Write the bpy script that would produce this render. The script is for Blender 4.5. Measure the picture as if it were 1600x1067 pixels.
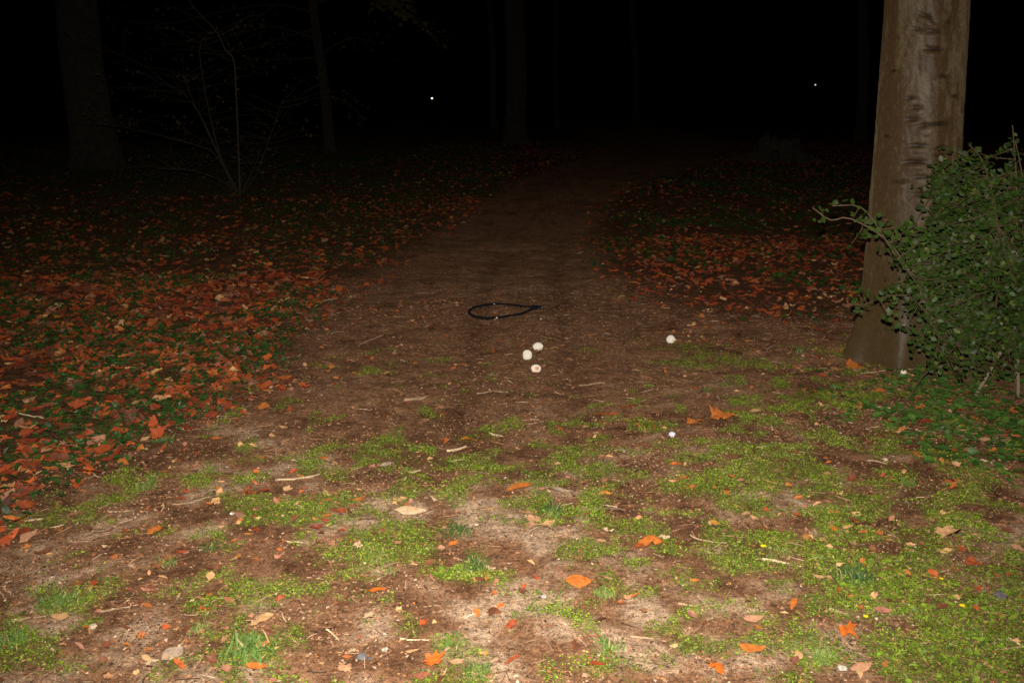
import bpy, math, random
import numpy as np
from mathutils import Vector

# ------------------------------------------------------------------ camera, sky, flash, exposure
for o in list(bpy.data.objects):
    bpy.data.objects.remove(o)
SC = bpy.context.scene
COL = SC.collection
CAM_H = 1.6
PITCH = math.atan(383 / 1600.0)          # camera looks down
cam_d = bpy.data.cameras.new('camera')
cam_d.sensor_width = 36.0
cam_d.lens = 36.0
cam_d.clip_start = 0.05
cam_d.clip_end = 900.0
cam = bpy.data.objects.new('camera', cam_d)
cam.location = (0, 0, CAM_H)
cam.rotation_euler = (math.pi / 2 - PITCH, 0, 0)
COL.objects.link(cam)
SC.camera = cam

world = bpy.data.worlds.new('World')
SC.world = world
world.use_nodes = True
wn = world.node_tree
sky = wn.nodes.new('ShaderNodeTexSky')
sky.sky_type = 'NISHITA'
sky.sun_disc = False
sky.sun_elevation = math.radians(-8)     # long after sunset
sky.sun_rotation = math.radians(200)
bg = wn.nodes['Background']
bg.inputs['Strength'].default_value = 0.004
wn.links.new(sky.outputs[0], bg.inputs['Color'])

fl = bpy.data.lights.new('camera_flash', 'SPOT')   # the pop-up flash that lit the photograph
fl.energy = 1700
fl.color = (1.0, 0.90, 0.77)
fl.spot_size = math.radians(84)
fl.spot_blend = 1.0
fl.shadow_soft_size = 0.022
flash = bpy.data.objects.new('camera_flash', fl)
flash.location = (0.01, 0.03, CAM_H + 0.115)
flash.rotation_euler = (math.pi / 2 - PITCH - math.radians(0.5), 0, math.radians(0.5))
COL.objects.link(flash)

SC.view_settings.view_transform = 'Standard'
SC.view_settings.look = 'None'
SC.view_settings.exposure = 0.0
SC.view_settings.gamma = 1.0
SC.view_settings.use_curve_mapping = False
SC.render.engine = 'CYCLES'
SC.cycles.max_bounces = 4
SC.cycles.diffuse_bounces = 2

R = np.random.default_rng(7)
random.seed(7)
CP, SP = math.cos(PITCH), math.sin(PITCH)

# ------------------------------------------------------------------ noise and terrain
def _hash(ix, iy, seed):
    n = (ix.astype(np.int64) * 374761393 + iy.astype(np.int64) * 668265263 + seed * 1274126177) & 0xFFFFFFFF
    n = ((n ^ (n >> 13)) * 1274126177) & 0xFFFFFFFF
    n = n ^ (n >> 16)
    return (n & 0xFFFFFF) / float(0xFFFFFF)

def vnoise(x, y, seed=0):
    x = np.asarray(x, float); y = np.asarray(y, float)
    ix = np.floor(x); iy = np.floor(y)
    fx = x - ix; fy = y - iy
    fx = fx * fx * (3 - 2 * fx); fy = fy * fy * (3 - 2 * fy)
    a = _hash(ix, iy, seed); b = _hash(ix + 1, iy, seed)
    c = _hash(ix, iy + 1, seed); d = _hash(ix + 1, iy + 1, seed)
    return (a * (1 - fx) + b * fx) * (1 - fy) + (c * (1 - fx) + d * fx) * fy

def fbm(x, y, octv=4, seed=0):
    s = 0.0; a = 0.5; t = 0.0
    x = np.asarray(x, float); y = np.asarray(y, float)
    for i in range(octv):
        s = s + a * vnoise(x, y, seed + i * 17)
        t += a; a *= 0.5
        x, y = x * 1.9 + y * 0.7 + 3.1, y * 1.9 - x * 0.7 + 7.7
    return s / t

def sstep(a, b, v):
    t = np.clip((v - a) / (b - a), 0, 1)
    return t * t * (3 - 2 * t)

def plane(px, py):
    u = (px - 800) / 1600.0; v = (533.5 - py) / 1600.0
    t = CAM_H / (SP - v * CP)
    return u * t, t * (CP + v * SP)

def line(pts):
    p = sorted([plane(*q) for q in pts], key=lambda q: q[1])
    return np.array([q[1] for q in p]), np.array([q[0] for q in p])

# edge of the left leaf carpet and of the right one, as x over y on the ground
LY, LX = line([(-120, 930), (0, 850), (90, 790), (230, 720), (345, 670), (410, 615), (455, 560), (500, 500), (545, 455),
               (610, 415), (670, 370), (740, 320), (800, 290), (880, 255), (960, 232)])
RY, RX = line([(1250, 560), (1130, 500), (1010, 470), (945, 430), (918, 370), (940, 320), (990, 290), (1090, 258), (1200, 232)])
def left_d(x, y):    # >0 inside the left carpet
    return np.interp(y, LY, LX) - x
def right_d(x, y):
    lim = (np.asarray(y) - 7.35) * 0.55 + 1.1 * (fbm(np.asarray(x) * 1.3, np.asarray(y) * 1.3, 3, 111) - 0.5)
    return np.where(np.asarray(y) > 6.2, np.minimum(x - np.interp(y, RY, RX), lim), -1.0)

RUTY, RUTX = line([(690, 720), (722, 640), (738, 560), (748, 500), (762, 430), (800, 360), (850, 310)])
def rut_d(x, y):     # distance to the nearer of the two faint wheel ruts
    c_ = np.interp(y, RUTY, RUTX)
    return np.minimum(np.abs(x - c_), np.abs(x - c_ - 0.62))

def hfun(x, y):
    x = np.asarray(x, float); y = np.asarray(y, float)
    onpath = sstep(0.35, -0.35, left_d(x, y)) * sstep(0.5, -0.4, np.where(y > 6.2, x - np.interp(y, RY, RX), x - 2.0)) * sstep(3.2, 5.5, y)
    h = 0.10 * (fbm(x * 0.22, y * 0.22, 2, 3) - 0.5) + 0.05 * (fbm(x * 1.1, y * 1.1, 3, 5) - 0.5)
    h = h + 0.022 * (fbm(x * 4.3, y * 4.3, 3, 9) - 0.5) + 0.016 * (fbm(x * 13, y * 13, 3, 19) - 0.5)
    h = h - 0.03 * onpath - 0.022 * onpath * np.exp(-(rut_d(x, y) / 0.08) ** 2)
    return h

def at(px, py):
    u = (px - 800) / 1600.0; v = (533.5 - py) / 1600.0
    z = 0.0
    for _ in range(5):
        t = (CAM_H - z) / (SP - v * CP)
        x = u * t; y = t * (CP + v * SP)
        z = float(hfun(x, y))
    return Vector((x, y, z))

def at_y(px, py, Y):
    """point on the view ray of a pixel at ground distance Y"""
    u = (px - 800) / 1600.0; v = (533.5 - py) / 1600.0
    t = Y / (CP + v * SP)
    return Vector((u * t, Y, CAM_H + t * (-SP + v * CP)))

# ------------------------------------------------------------------ helpers
def tag(o, label=None, cat=None, group=None, kind=None):
    if label: o['label'] = label
    if cat: o['category'] = cat
    if group: o['group'] = group
    if kind: o['kind'] = kind
    return o

def mesh_np(name, V, T, mat, col=None, smooth=True):
    V = np.asarray(V, np.float32); T = np.asarray(T, np.int32)
    me = bpy.data.meshes.new(name)
    k = T.shape[1]
    me.vertices.add(len(V)); me.vertices.foreach_set('co', V.ravel())
    me.loops.add(T.size); me.loops.foreach_set('vertex_index', T.ravel())
    me.polygons.add(len(T))
    me.polygons.foreach_set('loop_start', np.arange(0, T.size, k, dtype=np.int32))
    me.update(calc_edges=True)
    me.polygons.foreach_set('use_smooth', np.full(len(T), bool(smooth)))
    if col is not None:
        c = np.ones((len(V), 4), np.float32); c[:, :3] = col
        a = me.color_attributes.new('Col', 'FLOAT_COLOR', 'POINT')
        a.data.foreach_set('color', c.ravel())
    if mat: me.materials.append(mat)
    me.validate()
    return me

def link(name, me, parent=None, loc=None):
    o = bpy.data.objects.new(name, me)
    COL.objects.link(o)
    if parent is not None: o.parent = parent
    if loc is not None: o.location = loc
    return o

def empty(name, loc=(0, 0, 0)):
    o = bpy.data.objects.new(name, None)
    o.empty_display_size = 0.1
    o.location = loc
    COL.objects.link(o)
    return o

def tube(pts, rad, n=8, jit=0.0, cap=True):
    """tube along points -> V, T(tris)"""
    P = np.array([tuple(p) for p in pts], float); m = len(P)
    rad = np.broadcast_to(np.asarray(rad, float), (m,))
    tang = np.gradient(P, axis=0)
    tang /= np.linalg.norm(tang, axis=1)[:, None] + 1e-9
    ref = np.array([0.0, 0, 1]) if abs(tang[0, 2]) < 0.9 else np.array([1.0, 0, 0])
    V = []
    a = ref - tang[0] * ref.dot(tang[0]); a /= np.linalg.norm(a)
    ang = np.arange(n) * 2 * math.pi / n
    for i in range(m):
        a = a - tang[i] * a.dot(tang[i]); a /= np.linalg.norm(a) + 1e-9
        b = np.cross(tang[i], a)
        rr = rad[i] * (1 + jit * (R.random(n) - 0.5))
        V.append(P[i] + (np.cos(ang) * rr)[:, None] * a + (np.sin(ang) * rr)[:, None] * b)
    V = np.concatenate(V)
    T = []
    for i in range(m - 1):
        for j in range(n):
            p, q = i * n + j, i * n + (j + 1) % n
            T += [(p, q, q + n), (p, q + n, p + n)]
    if cap:
        V = np.vstack([V, P[0], P[-1]])
        c0, c1 = m * n, m * n + 1
        for j in range(n):
            T.append((c0, (j + 1) % n, j)); T.append((c1, (m - 1) * n + j, (m - 1) * n + (j + 1) % n))
    return V, np.array(T)

def merge(parts):
    Vs, Ts, k = [], [], 0
    for V, T in parts:
        Vs.append(V); Ts.append(np.asarray(T) + k); k += len(V)
    return np.vstack(Vs), np.vstack(Ts)

def smooth_path(pts, n):
    """Catmull-Rom through points"""
    P = np.array([tuple(p) for p in pts], float)
    Q = np.vstack([2 * P[0] - P[1], P, 2 * P[-1] - P[-2]])
    out = []
    segs = len(P) - 1
    for k in range(n):
        s = k / (n - 1) * segs; i = min(int(s), segs - 1); t = s - i
        p0, p1, p2, p3 = Q[i], Q[i + 1], Q[i + 2], Q[i + 3]
        out.append(0.5 * (2 * p1 + (p2 - p0) * t + (2 * p0 - 5 * p1 + 4 * p2 - p3) * t * t + (3 * p1 - p0 - 3 * p2 + p3) * t ** 3))
    return np.array(out)

# ------------------------------------------------------------------ materials
def mat_new(name, rough=0.7, spec=0.3):
    m = bpy.data.materials.new(name); m.use_nodes = True
    b = m.node_tree.nodes['Principled BSDF']
    b.inputs['Roughness'].default_value = rough
    b.inputs['Specular IOR Level'].default_value = spec
    b.inputs['Diffuse Roughness'].default_value = 0.6
    return m, m.node_tree, b

def noise_node(nt, scale, detail=4, rough=0.6, vec=None, coord='Object'):
    n = nt.nodes.new('ShaderNodeTexNoise')
    n.inputs['Scale'].default_value = scale; n.inputs['Detail'].default_value = detail
    n.inputs['Roughness'].default_value = rough
    if vec is None:
        tc = nt.nodes.new('ShaderNodeTexCoord'); vec = tc.outputs[coord]
    nt.links.new(vec, n.inputs['Vector'])
    return n

def ramp(nt, fac, stops):
    r = nt.nodes.new('ShaderNodeValToRGB')
    e = r.color_ramp.elements
    while len(e) < len(stops): e.new(0.5)
    for i, (p, c) in enumerate(stops):
        e[i].position = p; e[i].color = (*c, 1)
    nt.links.new(fac, r.inputs[0])
    return r

def mulcol(nt, a, b, fac=1.0):
    m = nt.nodes.new('ShaderNodeMix'); m.data_type = 'RGBA'; m.blend_type = 'MULTIPLY'
    m.inputs[0].default_value = fac
    nt.links.new(a, m.inputs[6]); nt.links.new(b, m.inputs[7])
    return m.outputs[2]

def bump(nt, b, h, strength, dist):
    n = nt.nodes.new('ShaderNodeBump')
    n.inputs['Strength'].default_value = strength; n.inputs['Distance'].default_value = dist
    nt.links.new(h, n.inputs['Height']); nt.links.new(n.outputs[0], b.inputs['Normal'])

def attr_mat(name, rough, spec, nscale=60, lo=0.6, hi=1.3, bstr=0.0, bdist=0.002, trans=0.0):
    m, nt, b = mat_new(name, rough, spec)
    a = nt.nodes.new('ShaderNodeAttribute'); a.attribute_name = 'Col'
    n = noise_node(nt, nscale, 4, 0.65)
    r = ramp(nt, n.outputs[0], [(0.3, (lo, lo, lo)), (0.7, (hi, hi, hi))])
    nt.links.new(mulcol(nt, a.outputs['Color'], r.outputs[0]), b.inputs['Base Color'])
    if bstr: bump(nt, b, n.outputs[0], bstr, bdist)
    return m

def flat_mat(name, c1, c2, scale, rough=0.7, spec=0.3, bstr=0.3, bdist=0.002, detail=5):
    m, nt, b = mat_new(name, rough, spec)
    n = noise_node(nt, scale, detail, 0.65)
    r = ramp(nt, n.outputs[0], [(0.3, c1), (0.7, c2)])
    nt.links.new(r.outputs[0], b.inputs['Base Color'])
    if bstr: bump(nt, b, n.outputs[0], bstr, bdist)
    return m

def soil_mat():
    m, nt, b = mat_new('soil', 0.95, 0.1)
    b.inputs['Diffuse Roughness'].default_value = 1.0
    a = nt.nodes.new('ShaderNodeAttribute'); a.attribute_name = 'Col'
    tc = nt.nodes.new('ShaderNodeTexCoord')
    n1 = noise_node(nt, 42, 8, 0.75, tc.outputs['Object'])
    n2 = noise_node(nt, 160, 4, 0.7, tc.outputs['Object'])
    r1 = ramp(nt, n1.outputs[0], [(0.34, (0.38, 0.33, 0.29)), (0.48, (0.95, 0.94, 0.92)), (0.66, (1.5, 1.48, 1.45))])
    r2 = ramp(nt, n2.outputs[0], [(0.36, (0.5, 0.47, 0.44)), (0.64, (1.5, 1.5, 1.5))])
    c = mulcol(nt, a.outputs['Color'], r1.outputs[0])
    c = mulcol(nt, c, r2.outputs[0])
    n3 = noise_node(nt, 11, 5, 0.7, tc.outputs['Object'])
    r3 = ramp(nt, n3.outputs[0], [(0.36, (0.72, 0.68, 0.64)), (0.5, (1, 1, 1)), (0.64, (1.2, 1.2, 1.18))])
    c = mulcol(nt, c, r3.outputs[0])
    nt.links.new(c, b.inputs['Base Color'])
    add = nt.nodes.new('ShaderNodeMath'); add.operation = 'MULTIPLY_ADD'
    nt.links.new(n2.outputs[0], add.inputs[0]); add.inputs[1].default_value = 0.35
    nt.links.new(n1.outputs[0], add.inputs[2])
    bump(nt, b, add.outputs[0], 0.8, 0.012)
    return m

M_SOIL = soil_mat()
M_LEAF = attr_mat('dry_leaf', 0.62, 0.3, 55, 0.62, 1.3, 0.5, 0.004)
M_GREEN = attr_mat('green_leaf', 0.5, 0.35, 40, 0.7, 1.25)
M_GRASS = attr_mat('grass', 0.55, 0.3, 30, 0.75, 1.2)
M_BUSH = attr_mat('shrub_leaf', 0.5, 0.3, 30, 0.7, 1.2)
M_LITTER = attr_mat('litter', 0.8, 0.2, 120, 0.6, 1.3)
M_TWIG = attr_mat('twig_bark', 0.75, 0.25, 140, 0.55, 1.3, 0.6, 0.002)
M_FARBARK = flat_mat('dark_tree_bark', (0.035, 0.029, 0.02), (0.085, 0.072, 0.05), 7, 0.85, 0.2, 0.6, 0.02)
M_STEM = flat_mat('sapling_bark', (0.035, 0.03, 0.024), (0.07, 0.06, 0.048), 20, 0.75, 0.2, 0.3, 0.003)

M_PALESTEM = flat_mat('pale_sapling_bark', (0.06, 0.052, 0.042), (0.11, 0.095, 0.078), 20, 0.75, 0.2, 0.3, 0.003)

# ------------------------------------------------------------------ soil tone and green patches
def blob(x, y, lst):
    s = np.zeros_like(np.asarray(x, float))
    for (px, py, rx, ry, w) in lst:
        cx, cy = plane(px, py); ex, _ = plane(px + rx, py); _, ey = plane(px, py - ry)
        s = np.maximum(s, w * np.exp(-(((x - cx) / (ex - cx)) ** 2 + ((y - cy) / (ey - cy)) ** 2)))
    return s

PALE = [(850, 1000, 480, 90, .55), (280, 970, 220, 60, .45), (640, 1010, 260, 70, .85), (1010, 990, 230, 75, .9), (500, 940, 150, 50, .8), (760, 950, 160, 45, .7),
        (240, 1040, 140, 40, .6), (700, 790, 160, 35, .45), (420, 850, 150, 40, .55), (980, 880, 140, 40, .75),
        (1250, 1010, 120, 50, .8), (1100, 900, 120, 50, .6), (1090, 620, 60, 25, .5), (1110, 590, 60, 20, .4),
        (820, 420, 130, 55, .35), (1200, 780, 90, 25, .25), (60, 890, 160, 40, .3), (560, 760, 120, 30, .3), (890, 700, 90, 25, .3)]
GREEN = [(580, 860, 110, 40, .95), (700, 905, 110, 40, .85), (460, 800, 120, 30, .6), (300, 940, 110, 50, .75), (360, 1010, 90, 40, .8),
         (90, 945, 80, 35, .9), (20, 1005, 80, 45, .95), (1130, 750, 140, 50, 1.15), (1290, 770, 140, 45, .85), (880, 720, 150, 40, .7),
         (850, 800, 150, 35, .75), (960, 830, 130, 50, .6), (1120, 880, 150, 55, .8), (1330, 900, 170, 70, 1.0), (1500, 950, 160, 120, 1.0),
         (1450, 1040, 200, 60, 1.0), (1250, 1030, 110, 40, .8), (880, 950, 110, 45, .75), (560, 950, 90, 30, .45), (760, 1040, 90, 35, .7),
         (950, 1010, 80, 30, .6), (1520, 830, 120, 60, .8), (700, 1000, 120, 35, .4), (520, 730, 120, 25, .45), (250, 870, 110, 30, .4),
         (730, 770, 110, 30, .55), (1000, 770, 100, 40, .7), (1060, 960, 60, 35, .4), (920, 640, 90, 25, .4), (1040, 660, 70, 30, .45),
         (1200, 640, 90, 30, .6), (1330, 610, 90, 30, .7), (620, 820, 90, 25, .7), (1060, 560, 60, 25, .4)]
def green_mask(x, y):
    n = fbm(x * 3.2, y * 3.2, 4, 41); n2 = fbm(x * 9, y * 9, 3, 43)
    g = blob(x, y, GREEN)
    return sstep(0.36, 1.12, g * 0.78 + (n - 0.5) * 1.2 + (n2 - 0.5) * 2.2 + 0.23 + 0.12 * sstep(0.0, 1.0, x) - 0.22 * sstep(4.3, 5.4, y) * sstep(1.3, 0.7, x))

def soil_col(x, y):
    humus = np.array([0.055, 0.026, 0.014]); mid = np.array([0.146, 0.079, 0.045]); dry = np.array([0.262, 0.190, 0.135])
    n = fbm(x * 2.3, y * 2.3, 5, 21); n2 = fbm(x * 7, y * 7, 4, 23)
    car = np.maximum(sstep(-0.25, 0.3, left_d(x, y)), sstep(-0.2, 0.3, right_d(x, y)))
    k = 0.4 + 0.6 * sstep(5.6, 4.2, y)
    p = blob(x, y, PALE) * 0.72 + (n - 0.5) * 1.4 * k + (n2 - 0.5) * 2.3 * k
    L1 = sstep(-0.40, 0.15, p + 0.08) * (1 - 0.85 * car)
    L2 = sstep(0.12, 0.72, p) * (1 - car) * (0.35 + 0.65 * sstep(6.0, 4.4, y))
    L1 = np.maximum(L1, 0.35 * (1 - car))
    rut = np.exp(-(rut_d(x, y) / 0.09) ** 2) * sstep(4.3, 5.2, y) * sstep(13, 9, y)
    L1 = L1 * (1 - 0.42 * rut)
    c = humus + (mid - humus) * L1[..., None]
    c = c + (dry - c) * L2[..., None]
    g = green_mask(x, y)[..., None] * (sstep(7, 5, y))[..., None]
    return c + (np.array([0.085, 0.085, 0.022]) - c) * 0.6 * g

# ------------------------------------------------------------------ ground and path: one height field cut in two along the path edges
def axis(lo, hi, step, far, g):
    c = list(np.arange(lo, hi, step)); s = step
    while c[-1] < far: s *= g; c.append(c[-1] + s)
    s = step; b = [lo]
    return c
xs_r = axis(0, 5.2, 0.026, 300, 1.13)
xs = np.array([-v for v in xs_r[:0:-1]] + xs_r)
ys = np.array(axis(1.6, 10.5, 0.024, 420, 1.045))
ysb = [1.6]; s = 0.05
while ysb[-1] > -40: s *= 1.3; ysb.append(ysb[-1] - s)
ys = np.concatenate([np.array(ysb[:0:-1]), ys])
GX, GY = np.meshgrid(xs, ys)
GZ = hfun(GX, GY)
V = np.stack([GX, GY, GZ], -1).reshape(-1, 3)
C = soil_col(GX.ravel(), GY.ravel())
nx, ny = len(xs), len(ys)
ii = (np.arange(ny - 1)[:, None] * nx + np.arange(nx - 1)[None, :]).ravel()
Q = np.stack([ii, ii + 1, ii + nx + 1, ii + nx], 1)
cx = V[Q].mean(1)
w = 0.25 * (fbm(cx[:, 0] * 3, cx[:, 1] * 3, 3, 77) - 0.5)
onp = (left_d(cx[:, 0], cx[:, 1]) + w < 0) & (np.where(cx[:, 1] > 6.2, cx[:, 0] - np.interp(cx[:, 1], RY, RX),
        cx[:, 0] - np.interp(cx[:, 1], [4.4, 5.2, 6.2], [0.1, 0.8, 1.2])) - w < 0) & (cx[:, 1] > 4.4 + w) & (cx[:, 1] < 40)
def sub(mask, name):
    q = Q[mask]; u, inv = np.unique(q, return_inverse=True)
    return mesh_np(name, V[u], inv.reshape(-1, 4), M_SOIL, C[u])
tag(link('ground', sub(~onp, 'ground')), kind='structure')
tag(link('path', sub(onp, 'path')), kind='structure')

# ------------------------------------------------------------------ leaf and blade shapes (unit size, triangles)
def crumple(V, k, rng, fold=0.25, curl=0.3):
    x, y = V[:, 0], V[:, 1]
    a, b, c, d = rng.uniform(-1, 1, 4)
    z = fold * (0.4 + 0.6 * abs(a)) * np.abs(x) + curl * (b * 0.6 + 0.4) * (y * y) + 0.12 * k * np.sin(3.1 * x + 5 * c) * np.cos(2.7 * y + 5 * d)
    z = z + 0.10 * k * rng.uniform(-1, 1, len(V))
    if rng.random() < 0.35: z = -z * 0.7
    W = V.copy(); W[:, 2] = z
    return W

def maple(rng, detail):
    base = [(-90, .30), (-62, .62), (-38, .56), (-12, .84), (4, .62), (22, .70), (42, .95), (56, .66), (68, .70), (90, 1.02)]
    full = base + [(180 - a, r) for a, r in reversed(base[1:-1])]
    if not detail:
        full = [(-90, .35), (-50, .62), (-10, .85), (12, .62), (42, .95), (64, .66), (90, 1.02), (116, .66), (138, .92), (168, .62), (190, .8), (230, .6)]
    a = np.radians([f[0] + rng.uniform(-5, 5) for f in full]); r = np.array([f[1] * rng.uniform(0.72, 1.12) for f in full])
    n = len(full)
    out = np.stack([np.cos(a) * r, np.sin(a) * r, 0 * r], 1)
    if detail:
        mid = out * 0.52
        V = np.vstack([[[0, -0.02, 0]], mid, out])
        T = []
        for i in range(n):
            j = (i + 1) % n
            T += [(0, 1 + i, 1 + j), (1 + i, 1 + n + i, 1 + n + j), (1 + i, 1 + n + j, 1 + j)]
        V = crumple(V, 1.5, rng, 0.4, 0.5)
        k = len(V)
        s = np.array([[-.02, -.2, V[1, 2]], [.02, -.2, V[1, 2]], [.10, -.95, .10], [.06, -.97, .10]])
        V = np.vstack([V, s]); T += [(k, k + 1, k + 2), (k, k + 2, k + 3)]
    else:
        V = np.vstack([[[0, 0, 0]], out]); T = [(0, 1 + i, 1 + (i + 1) % n) for i in range(n)]
        V = crumple(V, 1.9, rng, 0.4, 0.6)
    return V, np.array(T)

def oval(rng, st=6, width=0.5, fold=0.3, curl=0.35, k=0.7):
    t = np.linspace(0, 1, st)
    w = width * np.sin(math.pi * np.clip(t, 0.02, 0.985)) ** 0.75
    y = (t * 2 - 1)
    V = []; T = []
    for i in range(st):
        V += [(-w[i], y[i], 0), (0, y[i], 0), (w[i], y[i], 0)]
    for i in range(st - 1):
        b = 3 * i
        T += [(b, b + 1, b + 4), (b, b + 4, b + 3), (b + 1, b + 2, b + 5), (b + 1, b + 5, b + 4)]
    V = np.array(V, float)
    return crumple(V, k, rng, fold, curl), np.array(T)

def clover(rng):
    Vs, Ts = [], []
    k = 0
    for q in range(3):
        a = q * 2.094 + rng.uniform(-.2, .2)
        pts = [(0, 0, 0), (.32, .45, .12), (.22, .95, .16), (0, .86, .05), (-.22, .95, .16), (-.32, .45, .12)]
        c, s_ = math.cos(a), math.sin(a)
        for (x, y, z) in pts: Vs.append((x * c - y * s_, x * s_ + y * c, z + rng.uniform(-.05, .05)))
        Ts += [(k, k + 1, k + 2), (k, k + 2, k + 3), (k, k + 3, k + 4), (k, k + 4, k + 5)]
        k += 6
    return np.array(Vs), np.array(Ts)

def blade(rng):
    w, b = rng.uniform(.02, .042), rng.uniform(.25, 1.0)
    V = [(-w, 0, 0), (w, 0, 0)]
    for t, ww in ((.4, .95), (.75, .65)):
        V += [(-w * ww, b * t * t, t * (1 - .25 * b * t)), (w * ww, b * t * t, t * (1 - .25 * b * t))]
    V.append((0, b, 1 - .3 * b))
    return np.array(V), np.array([(0, 1, 3), (0, 3, 2), (2, 3, 5), (2, 5, 4), (4, 5, 6)])

def sliver(rng):
    b = rng.uniform(-.35, .35); w = rng.uniform(.03, .14); h = .06
    V = [(-w, -1, 0), (w, -1, 0), (0, -1, h * 2), (-w + b, 0, 0), (w + b, 0, 0), (b, 0, h * 2.4), (-w * .5, 1, 0), (w * .5, 1, 0), (0, 1, h)]
    T = []
    for i in (0, 3):
        T += [(i, i + 3, i + 5), (i, i + 5, i + 2), (i + 1, i + 2, i + 5), (i + 1, i + 5, i + 4)]
    return np.array(V, float), np.array(T)

def bit(rng):
    n = 5; a = np.sort(rng.uniform(0, 6.28, n)); r = rng.uniform(.5, 1, n)
    V = np.vstack([[[0, 0, .55]], np.stack([np.cos(a) * r, np.sin(a) * r, rng.uniform(0, .2, n)], 1)])
    return V, np.array([(0, 1 + i, 1 + (i + 1) % n) for i in range(n)])

rg = np.random.default_rng(11)
LEAF_LO = [maple(rg, False) for _ in range(7)] + [oval(rg, 4, rg.uniform(.38, .7), .5, .6, 1.6) for _ in range(8)]
LEAF_HI = [maple(rg, True) for _ in range(5)] + [oval(rg, 7, rg.uniform(.38, .6)) for _ in range(6)]
COVER = [oval(rg, 4, rg.uniform(.5, .75), .25, .25, .3) for _ in range(6)]
def leaflet(rng):
    w = rng.uniform(.4, .6); f = rng.uniform(.1, .4); c = rng.uniform(-.2, .5)
    return np.array([(0, -1, 0), (w, 0, f), (0, 0, 0), (-w, 0, f), (0, 1, c)]), np.array([(0, 1, 2), (0, 2, 3), (1, 4, 2), (2, 4, 3)])
MOSS = [leaflet(rg) for _ in range(8)]
CLOV = [clover(rg) for _ in range(6)]
BLADE = [blade(rg) for _ in range(10)]
SLIV = [sliver(rg) for _ in range(6)]
SLIV2 = [(v * np.array([.35 if i % 2 else .6, 1, .5]), t) for i, (v, t) in enumerate([sliver(rg) for _ in range(10)])]
BIT = [bit(rg) for _ in range(6)]

def rotmats(yaw, tilt, tdir):
    n = len(yaw)
    cz, sz = np.cos(yaw), np.sin(yaw)
    Z = np.zeros((n, 3, 3)); Z[:, 0, 0] = cz; Z[:, 0, 1] = -sz; Z[:, 1, 0] = sz; Z[:, 1, 1] = cz; Z[:, 2, 2] = 1
    kx, ky = np.cos(tdir), np.sin(tdir); c, s = np.cos(tilt), np.sin(tilt); o = 1 - c
    A = np.zeros((n, 3, 3))
    A[:, 0, 0] = c + kx * kx * o; A[:, 0, 1] = kx * ky * o; A[:, 0, 2] = ky * s
    A[:, 1, 0] = kx * ky * o; A[:, 1, 1] = c + ky * ky * o; A[:, 1, 2] = -kx * s
    A[:, 2, 0] = -ky * s; A[:, 2, 1] = kx * s; A[:, 2, 2] = c
    return A @ Z

def scatter(variants, pos, yaw, tilt, tdir, scale, col, vjit=0.18):
    n = len(pos); pick = R.integers(0, len(variants), n)
    M = rotmats(yaw, tilt, tdir)
    Vs, Ts, Cs, k = [], [], [], 0
    for vi, (v, t) in enumerate(variants):
        s = np.where(pick == vi)[0]
        if not len(s): continue
        W = np.einsum('nij,kj->nki', M[s], v) * scale[s][:, None, None] + pos[s][:, None, :]
        Vs.append(W.reshape(-1, 3))
        Ts.append((t[None] + (k + np.arange(len(s)) * len(v))[:, None, None]).reshape(-1, 3)); k += len(s) * len(v)
        cc = col[s][:, None, :] * R.uniform(1 - vjit, 1 + vjit, (len(s), len(v), 1))
        Cs.append(cc.reshape(-1, 3))
    return np.vstack(Vs), np.vstack(Ts), np.vstack(Cs)

LEAFPAL = np.array([(.29, .058, .018), (.20, .038, .015), (.12, .042, .02), (.085, .032, .016), (.40, .13, .032), (.36, .085, .022), (.50, .29, .13), (.30, .14, .085), (.19, .07, .035)])
LEAFP = np.array([.21, .20, .15, .12, .06, .08, .02, .05, .11])
def leafcols(n, pal=LEAFPAL, p=LEAFP):
    return pal[R.choice(len(pal), n, p=p)] * R.uniform(.8, 1.2, (n, 1)) * R.uniform(.93, 1.07, (n, 3))

def sample(x0, x1, y0, y1, dens, maskfn):
    n = int((x1 - x0) * (y1 - y0) * dens)
    x = R.uniform(x0, x1, n); y = R.uniform(y0, y1, n)
    k = R.random(n) < maskfn(x, y)
    return x[k], y[k]

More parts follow.
